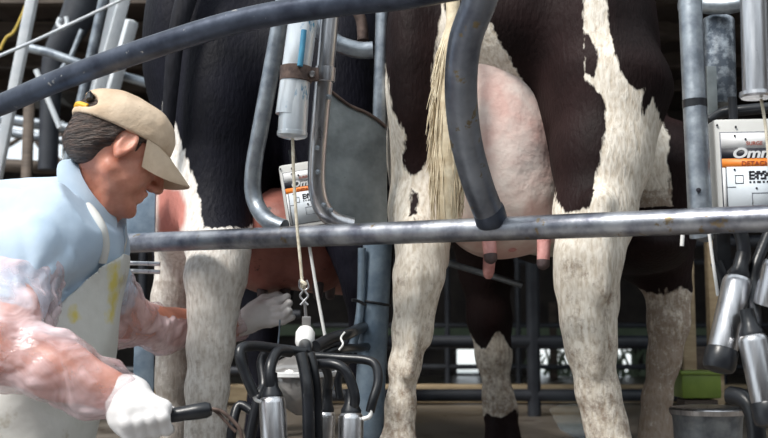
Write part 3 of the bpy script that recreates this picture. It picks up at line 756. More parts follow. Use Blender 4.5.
# ---- left cluster
YC = 2.22
g = 'milking cups of the left hand unit'
teat_cup('teat_cup', P(272, 398, 2.14), P(276, 470, 2.12), .0265, 'bright steel milking cup, leftmost and largest of the hanging three', group=g)
teat_cup('teat_cup', P(326, 412, 2.28), P(321, 478, 2.28), .0210, 'slim steel milking cup in the middle of the three hanging at bottom centre', group=g)
teat_cup('teat_cup', P(351, 414, 2.18), P(350, 482, 2.16), .0255, 'steel milking cup, rightmost of the three hanging at bottom centre', group=g)
def hose(l, r, label, mat='rubber'): return simple('milk_hose', MB().tube(pts(l), r, seg=14), mat, label, 'hose')
HR = .0105
hose([(305, 352, 2.22), (280, 349, 2.2), (256, 346, 2.16), (242, 348, 2.13), (240, 358, 2.12), (246, 376, 2.12), (255, 396, 2.12)], HR, 'black hose looping out furthest left from the claw')
hose([(290, 352, 2.21), (278, 352, 2.18), (271, 364, 2.15), (270, 378, 2.14), (272, 392, 2.14)], .0115, 'black hose dropping into the leftmost bright cup')
hose([(268, 350, 2.24), (262, 362, 2.24), (264, 385, 2.22), (258, 400, 2.2), (250, 440, 2.2), (247, 470, 2.2)], .011, 'black hose hanging behind the leftmost cup')
hose([(301, 354, 2.16), (305, 372, 2.15), (308, 400, 2.14), (309, 470, 2.14)], .0125, 'thick black hose hanging straight down from the white valve, left one of two')
hose([(310, 354, 2.18), (314, 372, 2.17), (317, 400, 2.17), (318, 470, 2.17)], .0105, 'thick black hose hanging straight down from the white valve, right one of two')
hose([(318, 364, 2.2), (333, 364, 2.18), (345, 370, 2.17), (352, 385, 2.17), (355, 400, 2.17), (352, 410, 2.177)], HR, 'black hose arching over into the rightmost cup')
hose([(312, 356, 2.23), (340, 358, 2.22), (366, 360, 2.2), (376, 366, 2.19), (378, 382, 2.18), (373, 400, 2.17), (370, 412, 2.17)], .0095, 'black hose arching furthest right in front of the blue-grey post')
hose([(322, 362, 2.26), (328, 375, 2.27), (327, 390, 2.28), (326, 406, 2.28)], .0095, 'black hose dropping into the slim middle cup')
hose([(316, 346, 2.3), (332, 338, 2.34), (350, 333, 2.38), (358, 329, 2.50), (370, 325, 2.70), (380, 322, 2.76)], .0125, 'black hose running from the white valve up right to the post')
hose([(318, 356, 2.34), (340, 349, 2.36), (360, 348, 2.5), (374, 345, 2.70), (384, 343, 2.76)], .010, 'second black hose running right toward the post, below the first')
hose([(262, 420, 2.4), (240, 405, 2.42), (232, 430, 2.4), (228, 470, 2.4)], .011, 'dark hose hanging between the white leg and the leftmost cup')
hose([(340, 398, 2.36), (338, 380, 2.36), (345, 364, 2.36), (352, 356, 2.36)], .0085, 'thin dark hose behind the rightmost cup')
simple('hose_elbow', MB().tube(pts([(253, 393, 2.12), (256, 400, 2.12), (263, 402, 2.13)]), .0035, seg=10), 'whitetube', 'small white elbow at the end of the leftmost looping hose', 'fitting')
simple('hose_elbow', MB().tube(pts([(371, 408, 2.165), (370, 416, 2.165), (363, 419, 2.17)]), .0045, seg=10), 'whitetube', 'small white elbow at the end of the rightmost arching hose', 'fitting')
simple('wire_clip', MB().tube(pts([(339, 350, 2.3), (343, 344, 2.3), (341, 338, 2.31), (345, 332, 2.31)]), .0022, seg=8), 'whitetube', 'thin white wire clip on the black hoses near the post', 'clip')
t = thing('milk_claw', P(295, 400, 2.42), 'dull grey milk claw bowl with a pale rim hidden behind the black hoses', 'milk claw')
ca, cb = P(300, 352, 2.42), P(300, 425, 2.42)
MB().lathe(ca, cb, [(0, .018), (.01, .03), (.022, .055), (.035, .075), (.055, .083), (.085, .075), (.11, .05), (.13, .025), (.14, .01)], 36).build('bowl', M['bowl'], t)
MB().lathe(P(300, 371, 2.42), P(300, 380, 2.42), [(0, .086), (.002, .091), (.010, .091), (.012, .086)], 36).build('rim', M['whiteplastic'], t)

# rope, hook, valve
simple('pull_rope', MB().tube(pts([(292.5, 136, 2.34), (294, 180, 2.34), (297, 226, 2.34), (300.5, 262, 2.34), (302, 280, 2.34), (303, 288, 2.34)]), .0036, seg=10)
       .tube(pts([(300, 281, 2.34), (305, 284, 2.33), (301, 287, 2.35), (305, 289, 2.34)]), .0045, seg=8), 'rope', 'cream rope hanging from the white cylinder in front of the left control box', 'rope')
simple('rope_hook', MB().tube(pts([(300, 279.5, 2.335), (299.5, 287, 2.335), (302.5, 291, 2.335), (300, 296, 2.335), (304, 301, 2.335), (308, 305, 2.335)]), .0024, seg=10)
       .tube(pts([(306.5, 280, 2.333), (308.5, 287, 2.333), (305.5, 291, 2.333), (308, 296, 2.333), (304, 301, 2.333), (300.5, 305, 2.333)]), .0024, seg=10)
       .tube(pts([(304.5, 300, 2.338), (306, 318, 2.338)]), .0034, seg=10, smooth=False), 'steel', 'bent wire hook at the end of the cream rope', 'hook')
t = thing('shutoff_valve', P(305, 350, 2.26), 'white plastic valve with a dark neck hanging from the wire hook', 'valve')
MB().box(P(306.5, 323, 2.335), (.02, .012, .030), bev=.004).build('neck', M['bowl'], t)
MB().lathe(P(305.5, 328, 2.335), P(304.5, 352, 2.3), [(0, .008), (.004, .016), (.014, .021), (.038, .021), (.048, .017), (.052, .012)], 24).build('body', M['whitetube'], t)
MB().lathe(P(305, 343, 2.31), P(305, 356, 2.23), [(0, .013), (.03, .0135), (.06, .016), (.085, .014)], 20).build('outlet', M['rubber'], t)
simple('vacuum_tube', MB().tube(pts([(306, 226, 2.42), (312, 262, 2.42), (318, 298, 2.42), (325, 336, 2.42)]), .0038, seg=10), 'whitetube', 'thin white tube slanting right of the rope, behind the wire hook', 'tube')

# blue-grey plate behind the chin and clutter behind the apron
simple('rump_plate', MB().box(P(131, 214, 2.80), (.13, .012, .17), bev=.004), 'postblue', 'blue-grey metal plate behind the chin of the milker', 'plate')
simple('rump_plate', MB().box(P(144, 372, 2.85), (.055, .012, .14), bev=.004), 'postblue', 'blue-grey metal plate below the plastic sleeve beside the cow leg', 'plate')
for y, lab in ((262, 'thin steel tube just under the long rail beside the apron, upper of two'), (270, 'thin steel tube just under the long rail beside the apron, lower of two')):
    simple('guide_tube', MB().tube(pts([(90, y, 2.86), (160, y + 2, 2.86)]), .006, seg=10, smooth=False), 'steel', lab, 'tube')
simple('guide_tube', MB().tube(pts([(448, 263, 3.2), (522, 285, 3.2)]), .010, seg=10, smooth=False), 'galv', 'dull thin bar slanting between the hind legs of the central cow', 'tube')

# ================================================================== cows
def frame(origin, head):
    c, s_ = math.cos(head), math.sin(head)
    def f(x, y, z): return (origin[0] + x * c + y * s_, origin[1] - x * s_ + y * c, z)
    R = [[c, -s_, 0], [s_, c, 0], [0, 0, 1]]
    return f, R

def v3(p): return tuple(p)

# ---- central cow
f, R = frame((.28, 2.45), math.radians(17))
sd = SDF((-.35, 2.05, -.02), (1.9, 5.2, 1.62), .0095)
sd.ell(f(0, .95, .98), (.35, .80, .37), .05, R)
sd.ell(f(0, .30, 1.17), (.27, .36, .26), .08, R)
sd.cap(f(-.15, .2, 1.30), f(.15, .2, 1.30), .09, .09, .08)
sd.ell(f(0, 1.60, .98), (.26, .34, .38), .08, R)
sd.chain([(f(0, 1.75, 1.15), .20), (f(0, 2.15, 1.28), .12)], .08)
sd.chain([(f(0, 2.18, 1.33), .105), (f(0, 2.36, 1.18), .085), (f(0, 2.52, 1.02), .06)], .04)
for sx in (-1, 1): sd.cap(f(sx * .1, 2.14, 1.36), f(sx * .22, 2.12, 1.33), .03, .035, .02)
# thighs
sd.ell((.110, 2.66, 1.05), (.098, .20, .36), .05, R)
sd.ell((.515, 2.55, 1.06), (.155, .22, .38), .05, R)
# left hind leg
sd.chain([(P(424, 150, 2.64), .090), (P(422, 215, 2.58), .076), (P(420, 268, 2.52), .058)], .04)
sd.chain([(P(424, 250, 2.50), .050), (P(418, 278, 2.50), .056), (P(415, 300, 2.50), .047), (P(411, 330, 2.50), .045), (P(405, 365, 2.5), .035), (P(400, 405, 2.50), .033), (P(399, 440, 2.50), .040)], .025)
sd.cap(P(405, 270, 2.485), P(402, 350, 2.49), .018, .014, .012); sd.cap(P(432, 275, 2.485), P(424, 340, 2.49), .016, .018, .012)
sd.cap(P(415, 295, 2.44), P(410, 375, 2.45), .012, .012, .03)
sd.cap(P(424, 248, 2.57), P(434, 262, 2.57), .05, .035, .03)
# right hind leg
sd.chain([(P(610, 90, 2.44), .14), (P(600, 160, 2.40), .105), (P(594, 215, 2.36), .084), (P(588, 262, 2.32), .070)], .04)
sd.chain([(P(587, 258, 2.32), .071), (P(585, 285, 2.32), .061), (P(587, 320, 2.32), .054), (P(591, 350, 2.32), .050), (P(598, 390, 2.32), .043), (P(606, 425, 2.32), .041), (P(612, 455, 2.32), .050)], .03)
sd.cap(P(569, 262, 2.29), P(577, 350, 2.30), .020, .016, .015); sd.cap(P(611, 270, 2.29), P(606, 350, 2.30), .018, .020, .012)
sd.cap(P(592, 285, 2.25), P(595, 370, 2.265), .014, .013, .03)
sd.ell(P(604, 300, 2.36), (.035, .05, .06), .03)
sd.cap(P(597, 205, 2.27), P(601, 292, 2.245), .034, .020, .02)
sd.cap(P(414, 225, 2.50), P(413, 278, 2.445), .030, .020, .02)
sd.cap(P(573, 262, 2.21), P(576, 274, 2.215), .018, .018, .03, sub=True)
sd.cap(P(402, 270, 2.42), P(402, 290, 2.43), .012, .010, .02, sub=True)
# hooves
for (px, Yh) in ((397, 2.49), (614, 2.31)):
    q = P(px, 440, Yh); sd.chain([((q.x, Yh, .14 if Yh > 2.4 else .15), .045), ((q.x, Yh + .02, .06), .045), ((q.x, Yh - .0, .025), .05)], .02)
# flank / front right leg (nearer) and brisket
sd.chain([(P(660, 170, 3.05), .15), (P(655, 250, 3.05), .105), (P(668, 290, 3.05), .060), (P(669, 320, 3.05), .055), (P(664, 360, 3.05), .044), (P(657, 400, 3.05), .036), (P(656, 425, 3.05), .040), (P(656, 445, 3.04), .046)], .035)
q = P(656, 445, 3.04); sd.chain([((q.x, 3.04, .1), .046), ((q.x, 3.02, .03), .055)], .02)
sd.ell(P(636, 250, 2.9), (.13, .25, .07), .06)
# left front leg
sd.chain([(P(480, 215, 3.7), .13), (P(486, 270, 3.75), .085), (P(490, 320, 3.75), .068), (P(494, 355, 3.75), .052), (P(499, 400, 3.75), .044), (P(501, 412, 3.75), .055)], .05)
q = P(503, 420, 3.74); sd.chain([(P(501, 415, 3.75), .055), ((q.x, 3.72, .03), .065)], .02)
X, Y, Z = sd.grid()
sd.F += (.004 * wob(X, Y, Z, 18, 3)).astype(np.float32)
me = sd.mesh('cow_hide')
V = sd.V
px, py = scr(V)
rear = V[:, 1] < 3.0
blk = [
    [(380, -60), (442, -60), (441, 0), (438, 35), (433, 66), (431, 100), (430, 150), (423, 170), (411, 177), (403, 166), (405, 136), (392, 108), (384, 60)],
    [(411, 190), (419, 193), (415, 222), (409, 215)],
    [(442, -60), (462, -60), (462, 14), (452, 22), (444, 12)],
    [(486, -60), (584, -60), (583, 30), (584, 60), (583, 76), (594, 88), (605, 100), (606, 120), (604, 135), (599, 165), (597, 172), (590, 208), (566, 212), (556, 200), (548, 160), (536, 112), (520, 76), (500, 42), (486, 15)],
    [(584, 30), (591, 36), (597, 50), (598, 68), (592, 77), (584, 74)],
    [(606, -60), (606, 0), (610, 30), (616, 60), (626, 82), (640, 92), (645, 88), (641, 118), (648, 106), (653, 98), (660, 118), (669, 135), (668, 160), (672, 205), (684, 226), (686, 262), (760, 262), (760, -60)],
]
pd = np.full(len(V), -1e9)
for b in blk: pd = np.maximum(pd, poly_sd(px, py, b))
pd = pd / 440
body = .10 + .0 * V[:, 0]
far = V[:, 1] > 3.15
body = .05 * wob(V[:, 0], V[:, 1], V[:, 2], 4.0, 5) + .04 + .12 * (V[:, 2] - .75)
# left front leg: black stocking, white below
lf = (V[:, 1] > 3.45) & (V[:, 2] < .75) & (V[:, 0] < .62)
kn = P(492, 340, 3.75).z
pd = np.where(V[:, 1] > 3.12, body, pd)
pd = np.where(lf, np.where(True, (V[:, 2] - kn) * 1.0 + .03 * np.sin(V[:, 0] * 60), 0), pd)
pd = np.where((V[:, 1] > 3.45) & (V[:, 2] > .7), .1, pd)
hoofm = V[:, 2] < .06
pd = np.where(hoofm, .1, pd)
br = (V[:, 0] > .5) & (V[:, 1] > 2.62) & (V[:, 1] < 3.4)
pd = np.where(br & (V[:, 2] < .75), np.maximum(-.1, V[:, 2] - P(660, 292, 3.05).z + .012 * wob(V[:, 0], V[:, 1], V[:, 2], 60, 9)), pd)  # black painted on where the brisket lies in shade
# knob of the far fetlock is dark
pd = np.where((V[:, 1] > 3.6) & (V[:, 2] < .2), .12 - V[:, 2] + .03 * wob(V[:, 0], V[:, 1], V[:, 2], 40, 19), pd)
attr(me, 'patch_shade', pd)
attr(me, 'tone', np.zeros(len(V)))
dz = np.clip((.60 - V[:, 2]) / .45, 0, 1) * .9
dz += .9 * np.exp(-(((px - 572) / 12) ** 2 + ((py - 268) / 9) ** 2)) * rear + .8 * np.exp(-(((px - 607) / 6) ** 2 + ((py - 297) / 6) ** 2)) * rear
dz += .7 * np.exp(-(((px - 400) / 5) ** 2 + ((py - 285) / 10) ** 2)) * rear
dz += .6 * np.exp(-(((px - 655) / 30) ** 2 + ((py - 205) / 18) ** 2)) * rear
dz += 0.7 * ((V[:, 1] > 2.9) & (V[:, 0] > .6) & (V[:, 2] < .8))  # brown mixed in to paint the shade on the front right leg
attr(me, 'dirt_shade', dz)
cow = thing('dairy_cow', (.28, 2.45, 0), 'black and white dairy cow seen from behind in the centre with a full pale udder', 'cow')
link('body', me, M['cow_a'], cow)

# udder
R2 = R
sd = SDF((.02, 2.2, .5), (.62, 3.15, 1.3), .0055)
sd.ell(P(508, 165, 2.62), (.145, .20, .23), .03, R2)
sd.ell(P(478, 190, 2.62), (.09, .15, .15), .05, R2)
sd.ell(P(500, 110, 2.60), (.10, .15, .26), .06, R2)
sd.ell(P(490, 50, 2.60), (.06, .12, .20), .06, R2)
sd.ell(P(486, 205, 2.60), (.085, .14, .10), .05, R2)
sd.ell(P(534, 205, 2.60), (.085, .14, .10), .05, R2)
X, Y, Z = sd.grid()
sd.F += (.0035 * wob(X, Y, Z, 45, 8) * np.clip((1.0 - Z) * 2.5, .2, 1)).astype(np.float32)
link('udder', sd.mesh('udder'), M['udder'], cow)
for (a0, b0, r, tipd) in (((489, 240, 2.50), (491, 262, 2.49), .0165, 1), ((490, 250, 2.58), (488, 279, 2.58), .0150, 0), ((511, 238, 2.56), (512, 252, 2.56), .0165, 0), ((544, 240, 2.47), (543, 268, 2.46), .0155, 1)):
    A = P(*a0); B = P(*b0); d = (B - A); L = d.length; A = A - d.normalized() * .02; L += .02
    tt = MB().lathe(A, B, [(0, r * 1.15), (L * .4, r * 1.02), (L * .8, r * .95), (L * .93, r * .75), (L, r * .35)], 20).build('teat', M['teat'], cow)
    if tipd: MB().lathe(B - d.normalized() * .018, B, [(0, r * .99), (.012, r * .95), (.018, r * .70), (.022, r * .3)], 20).build('teat_tip', M['teatdark'], tt)
# tail
def hair_mesh(name, mat, parent, strands, r=.0016):
    m = MB()
    for s_ in strands: m.tube(s_, [r, r, r * .8, r * .2] if len(s_) == 4 else [r] * (len(s_) - 1) + [r * .2], seg=4, sub=3, cap=False)
    return m.build(name, M[mat], parent)
tc = [(452, -30, 2.40), (453, 20, 2.38), (451, 60, 2.37), (449, 115, 2.37), (448, 175, 2.38), (447, 232, 2.40)]
tw = [.022, .020, .032, .040, .038, .028]
tl = MB().tube(pts(tc), [w_ * .78 for w_ in tw], seg=16).build('tail', M['tail'], cow)
st = []
for i in range(420):
    t0 = random.uniform(.25, .8); a0 = random.uniform(0, 2 * math.pi)
    def cpos(t_, spread):
        q = t_ * (len(tc) - 1); i0 = min(int(q), len(tc) - 2); fr = q - i0
        p = P(*tc[i0]).lerp(P(*tc[i0 + 1]), fr); w_ = tw[i0] * (1 - fr) + tw[i0 + 1] * fr
        return p + Vector((math.cos(a0) * w_, math.sin(a0) * w_ * .7, 0)) * spread
    st.append([cpos(t0, .75), cpos(min(t0 + .07, 1), .95), cpos(min(t0 + .14, 1), 1.05 + random.uniform(-.1, .15)), cpos(min(t0 + .2, 1), 1.0 + random.uniform(-.2, .35))])
h = hair_mesh('tail_hair', 'tail', tl, st); h['kind'] = 'stuff'

# ---- left cow (mostly black)
f, R = frame((-.27, 2.86), math.radians(-6))
sd = SDF((-1.25, 2.35, -.02), (.30, 5.6, 1.62), .0095)
sd.ell(f(0.0, .95, .97), (.36, .80, .37), .05, R)
sd.ell(f(0, .25, 1.15), (.31, .34, .28), .08, R)
sd.cap(f(-.17, .15, 1.30), f(.17, .15, 1.30), .10, .10, .08)
sd.ell(f(0, 1.60, .98), (.26, .34, .38), .08, R)
sd.chain([(f(0, 1.75, 1.15), .20), (f(0, 2.15, 1.28), .12)], .08)
sd.chain([(f(0, 2.18, 1.33), .105), (f(0, 2.36, 1.18), .085), (f(0, 2.52, 1.02), .06)], .04)
for sx in (-1, 1): sd.cap(f(sx * .1, 2.14, 1.36), f(sx * .22, 2.12, 1.33), .03, .035, .02)
sd.ell(P(222, 120, 2.95), (.155, .22, .40), .05, R)
sd.ell(P(335, 120, 2.95), (.16, .22, .40), .05, R)
sd.ell(P(192, 180, 3.0), (.085, .18, .26), .04)
sd.ell(P(190, 50, 3.05), (.13, .26, .28), .06)
sd.ell(P(172, 215, 2.92), (.05, .08, .12), .03)
# left hind leg (pale)
sd.chain([(P(215, 180, 2.86), .12), (P(218, 235, 2.78), .085), (P(217, 275, 2.71), .074)], .04)
sd.chain([(P(224, 250, 2.71), .068), (P(214, 280, 2.69), .068), (P(212, 310, 2.69), .058), (P(210, 345, 2.69), .053), (P(207, 390, 2.69), .050), (P(206, 425, 2.69), .048), (P(206, 455, 2.69), .055)], .03)
sd.cap(P(196, 275, 2.67), P(198, 360, 2.67), .018, .016, .012); sd.cap(P(230, 285, 2.67), P(221, 350, 2.67), .016, .018, .012)
q = P(206, 455, 2.69); sd.chain([((q.x, 2.69, .12), .052), ((q.x, 2.67, .03), .06)], .02)
# right hind leg
sd.chain([(P(345, 180, 2.9), .13), (P(362, 250, 2.84), .075), (P(368, 285, 2.82), .058), (P(366, 350, 2.82), .042), (P(366, 430, 2.82), .044)], .04)
q = P(366, 430, 2.82); sd.chain([((q.x, 2.82, .1), .045), ((q.x, 2.80, .03), .055)], .02)
# front legs
for px_ in (172, 262):
    sd.chain([(P(px_ + 15, 230, 4.2), .14), (P(px_ + 4, 300, 4.2), .085), (P(px_, 345, 4.2), .055), (P(px_ - 2, 400, 4.2), .045)], .05)
    q = P(px_ - 2, 405, 4.2); sd.chain([(P(px_ - 2, 400, 4.2), .046), ((q.x, 4.18, .03), .06)], .02)
sd.chain([(P(172, 240, 2.98), .05), (P(171, 300, 3.0), .05), (P(173, 380, 3.0), .043), (P(174, 430, 3.0), .042), (P(174, 470, 3.0), .05)], .04)
X, Y, Z = sd.grid()
sd.F += (.004 * wob(X, Y, Z, 18, 4)).astype(np.float32)
me = sd.mesh('cow_hide'); V = sd.V; px, py = scr(V)
rear = V[:, 1] < 3.35
wht = [
    [(130, 255), (157, 195), (163, 102), (172, 112), (182, 145), (194, 178), (201, 205), (203, 228), (206, 256), (262, 256), (262, 500), (130, 500)],
    [(262, 214), (276, 206), (284, 226), (268, 240), (250, 250), (240, 236)],
    [(188, 228), (262, 228), (262, 260), (188, 260)],
]
pd = np.full(len(V), -1e9)
for b in wht: pd = np.maximum(pd, poly_sd(px, py, b))
pd = -pd / 390
pd = np.where(V[:, 1] > 3.35, .1, pd)
pd = np.where(V[:, 0] > -.18, np.maximum(pd, .05), pd)
pd = np.where((V[:, 2] < .05), .1, pd)
attr(me, 'patch_shade', pd)
tone = np.clip(poly_sd(px, py, [(155, 188), (168, 184), (182, 188), (189, 205), (187, 225), (178, 238), (155, 238)]) / 5, 0, 1) * rear
attr(me, 'tone', tone)
dz = np.clip((.70 - V[:, 2]) / .5, 0, 1) * .45
dz += .8 * ((V[:, 1] > 2.90) & (V[:, 2] < .55) & (px < 190))
attr(me, 'dirt_shade', dz)
cow = thing('dairy_cow', (-.27, 2.86, 0), 'mostly black dairy cow on the left with one white hind leg beside the milker', 'cow')
link('body', me, M['cow_b'], cow)
sd = SDF((-.55, 2.6, .40), (.05, 3.6, .95), .006)
sd.ell(P(285, 235, 3.02), (.17, .26, .13), .03)
sd.ell(P(266, 262, 2.98), (.10, .14, .09), .04); sd.ell(P(315, 262, 2.98), (.10, .14, .085), .04)
sd.ell(P(340, 262, 3.25), (.12, .25, .10), .04)
X, Y, Z = sd.grid(); sd.F += (.003 * wob(X, Y, Z, 40, 9)).astype(np.float32)
link('udder', sd.mesh('udder'), M['udderdark'], cow)
for a0, b0 in (((262, 288, 2.93), (263, 306, 2.93)), ((285, 290, 2.96), (284, 306, 2.96)), ((318, 288, 2.9), (318, 300, 2.9)), ((330, 288, 3.05), (330, 300, 3.05))):
    A = P(*a0); B = P(*b0); L = (B - A).length + .02
    MB().lathe(A + Vector((0, 0, .02)), B, [(0, .017), (L * .5, .015), (L * .9, .012), (L, .005)], 16).build('teat', M['teatdark'], cow)
tl = MB().tube(pts([(205, -60, 2.80), (186, 0, 2.74), (176, 40, 2.72), (171, 90, 2.72), (168, 130, 2.74), (167, 150, 2.74)]), [.034, .028, .022, .019, .016, .006], seg=14).build('tail', M['blackhair'], cow)

# ================================================================== the milker
YB = 2.30
man = thing('person', (P(10, 438, 2.3).x, 2.3, -.9), 'man in tan cap, pale blue shirt and white apron bending toward the left cow', 'person')
YW = math.radians(25); PT = math.radians(29)
hf = Vector((math.cos(YW) * math.cos(PT), math.sin(YW) * math.cos(PT), -math.sin(PT)))
hs = hf.cross(Vector((0, 0, 1))).normalized()
# roll the head a little
hu = hs.cross(hf).normalized()
HC = P(119, 151, 2.32)
RH = [list(hf), list(hs), list(hu)]
def H(a_, b_, c_): return HC + hf * a_ + hs * b_ + hu * c_

# body (skin): head, neck, torso, arms and legs in one surface
SH_R = P(24, 262, 2.12); EL_R = P(2, 350, 1.97); WR_R = P(126, 397, 1.96)
SH_L = P(88, 245, 2.47); EL_L = P(122, 316, 2.66); WR_L = P(238, 325, 2.90)
sd = SDF((-1.25, 1.82, -.92), (-.30, 3.0, 1.0), .009)
sd.chain([(P(103, 184, 2.34), .050), (P(94, 215, 2.34), .050), (P(78, 250, 2.34), .07)], .02)
sd.chain([(P(60, 262, 2.33), .10), (P(32, 350, 2.3), .11), (P(2, 440, 2.3), .12)], .04)
sd.chain([(SH_R, .058), (EL_R, .056), (P(60, 370, 1.955), .050), (WR_R, .034)], .03)
sd.chain([(SH_L, .05), (EL_L, .050), (P(175, 327, 2.81), .044), (WR_L, .032)], .03)
hipc = P(-2, 455, 2.3)
for sy in (-1, 1):
    sd.chain([((hipc.x, hipc.y + sy * .1, hipc.z), .085), ((hipc.x + .12, hipc.y + sy * .13, -.38), .055), ((hipc.x - .02, hipc.y + sy * .14, -.82), .04), ((hipc.x + .1, hipc.y + sy * .15, -.86), .035)], .04)
sd.ell(H(-.01, 0, .035), (.096, .076, .078), .01, RH)
bodym = sd.mesh('body')
# fine head is its own grid; joined into the same mesh below
sd = SDF(list(HC - Vector((.19, .16, .25))), list(HC + Vector((.19, .16, .19))), .0030)
sd.ell(H(-.012, 0, .036), (.099, .078, .080), .01, RH)
sd.ell(H(.032, 0, -.025), (.062, .060, .085), .03, RH)
for s1 in (-1, 1):
    sd.cap(H(.0, s1 * .052, -.055), H(.068, s1 * .018, -.098), .022, .020, .025)
    sd.ell(H(.060, s1 * .040, -.018), (.026, .020, .022), .02, RH)
    sd.ell(H(.040, s1 * .050, -.05), (.03, .015, .03), .02, RH)
sd.ell(H(.082, 0, -.104), (.020, .024, .017), .015, RH)
sd.cap(H(.088, -.034, .026), H(.088, .034, .026), .012, .012, .015)
sd.chain([(H(.088, 0, .016), .009), (H(.106, 0, -.012), .011), (H(.116, 0, -.028), .0125)], .010)
for s1 in (-1, 1): sd.ell(H(.102, s1 * .013, -.032), (.013, .008, .009), .006, RH)
sd.cap(H(.093, -.020, -.058), H(.093, .020, -.058), .0085, .0085, .008)
sd.cap(H(.090, -.018, -.072), H(.090, .018, -.072), .0085, .0085, .008)
sd.cap(H(.104, -.022, -.065), H(.104, .022, -.065), .004, .004, .004, sub=True)
for s1 in (-1, 1):
    sd.ell(H(.098, s1 * .031, .006), (.016, .017, .012), .008, RH, sub=True)
    sd.ell(H(.078, s1 * .031, .006), (.014, .014, .012), .004, RH)
# neck
sd.chain([(H(-.022, 0, -.02), .060), (P(103, 182, 2.34), .056), (P(96, 210, 2.34), .054)], .02)
sd.cap(H(.012, .035, -.06), P(108, 205, 2.30), .020, .018, .02)
# ears
for s1 in (-1, 1):
    Rr = Matrix.Rotation(math.radians(-12), 3, hs)
    ef = Rr @ hf; eu = Rr @ hu; en = (hs * s1 + ef * -.45).normalized()
    ec = H(-.002, s1 * .080, .002)
    RE = [list(ef), list(en), list(eu)]
    sd.ell(ec, (.019, .009, .033), .006, RE)
    sd.ell(ec + en * .009 + ef * .003 + eu * .004, (.011, .006, .020), .004, RE, sub=True)
    sd.ell(ec + ef * .012 - eu * .002, (.005, .007, .008), .004, RE)
    sd.ell(ec - eu * .028 + ef * .002, (.009, .007, .010), .004, RE)
X, Y, Z = sd.grid(); sd.F += (.0008 * wob(X, Y, Z, 130, 2)).astype(np.float32)
headm = sd.mesh('head')
bm = bmesh.new(); bm.from_mesh(bodym); bm.from_mesh(headm); me = bpy.data.meshes.new('body'); bm.to_mesh(me); bm.free()
link('body', me, M['skin'], man)
for s1 in (-1, 1):
    MB().lathe(H(.072, s1 * .031, .006), H(.10, s1 * .031, .006), [(0, .001), (.002, .006), (.008, .0105), (.014, .0085), (.019, .003)], 14).build('eye', M['eye'], man)
    MB().tube([H(.098, s1 * .012, .028), H(.101, s1 * .03, .035), H(.088, s1 * .048, .030)], [.003, .005, .002], seg=8).build('eyebrow', M['hair'], man)

# hair
def cut(sd, n, p):   # keep the side where (x-p).n > 0
    X, Y, Z = sd.grid()
    d = -((X - p[0]) * n[0] + (Y - p[1]) * n[1] + (Z - p[2]) * n[2])
    sd.F = np.maximum(sd.F, d).astype(np.float32)
sd = SDF(list(HC - Vector((.2, .17, .19))), list(HC + Vector((.17, .17, .19))), .003)
sd.ell(H(-.016, 0, .036), (.108, .0865, .080), .01, RH)
sd.ell(H(-.060, 0, -.012), (.062, .066, .060), .02, RH)
X, Y, Z = sd.grid()
la = (X - HC.x) * hf.x + (Y - HC.y) * hf.y + (Z - HC.z) * hf.z
lu = (X - HC.x) * hu.x + (Y - HC.y) * hu.y + (Z - HC.z) * hu.z
lb = (X - HC.x) * hs.x + (Y - HC.y) * hs.y + (Z - HC.z) * hs.z
sd.F += (.0030 * wob(X, Y, Z, 55, 5) + .0016 * wob(X, Y, Z, 140, 6)).astype(np.float32)
# lower front limit: behind the ear below, temple above
lim = np.maximum(la - np.where(lu > .028, .052, np.where(lu > .0, .026 + 0 * lu, -.022)), -(lu + .068 + la * -.12))
sd.F = np.maximum(sd.F, lim).astype(np.float32)
ear = np.sqrt(((la + .002) / .024) ** 2 + ((lu - .002) / .034) ** 2) - 1
sd.F = np.maximum(sd.F, np.where(np.abs(lb) > .06, -ear * .02, -1)).astype(np.float32)
link('hair', sd.mesh('hair', 1), M['hair'], man)

# cap
capo = None
sd = SDF(list(HC - Vector((.2, .17, .1))), list(HC + Vector((.19, .17, .24))), .003)
sd.ell(H(-.016, 0, .041), (.116, .094, .083), .01, RH)
sd.ell(H(.030, 0, .066), (.058, .070, .050), .03, RH)
X, Y, Z = sd.grid()
la = (X - HC.x) * hf.x + (Y - HC.y) * hf.y + (Z - HC.z) * hf.z
lu = (X - HC.x) * hu.x + (Y - HC.y) * hu.y + (Z - HC.z) * hu.z
sd.F += (.002 * wob(X, Y, Z, 35, 6) + .0012 * wob(X, Y, Z, 90, 16)).astype(np.float32)
sd.F = np.maximum(sd.F, -(lu - (.030 + .10 * la))).astype(np.float32)
# opening at the back
op = np.sqrt(((la + .125) / .030) ** 2 + ((lu - .050) / .019) ** 2) - 1
sd.F = np.maximum(sd.F, -op * .03).astype(np.float32)
capo = link('cap', sd.mesh('cap', 2), M['cap'], man)
MB().tube([H(-.108, .044, .036), H(-.122, .026, .037), H(-.127, .008, .038), H(-.124, -.02, .038), H(-.108, -.045, .036)], .006, seg=8).build('cap_strap', M['capyellow'], capo)
MB().tube([H(-.112, .046, .050), H(-.116, .036, .060), H(-.116, .022, .068)], .008, seg=8).build('strap_patch', M['rubber'], capo)
V = []; F = []; na, nr = 25, 9
for side in (0, 1):
    for i in range(na):
        th = math.radians(-78 + 156 * i / (na - 1))
        for j in range(nr):
            t_ = j / (nr - 1)
            a_ = (.092 + .082 * t_ * math.cos(th * .72) ** .6 * (1)) * math.cos(th * .98) ** .75
            b_ = .088 * math.sin(th) * (1 - .08 * t_)
            c_ = .046 - .026 * t_ * max(0, math.cos(th)) ** .4 - (.14 + .50 * t_) * (b_ ** 2) / .09 - .006 * t_ ** 2
            V.append(H(a_, b_, c_ - .0035 * side))
nn = na * nr
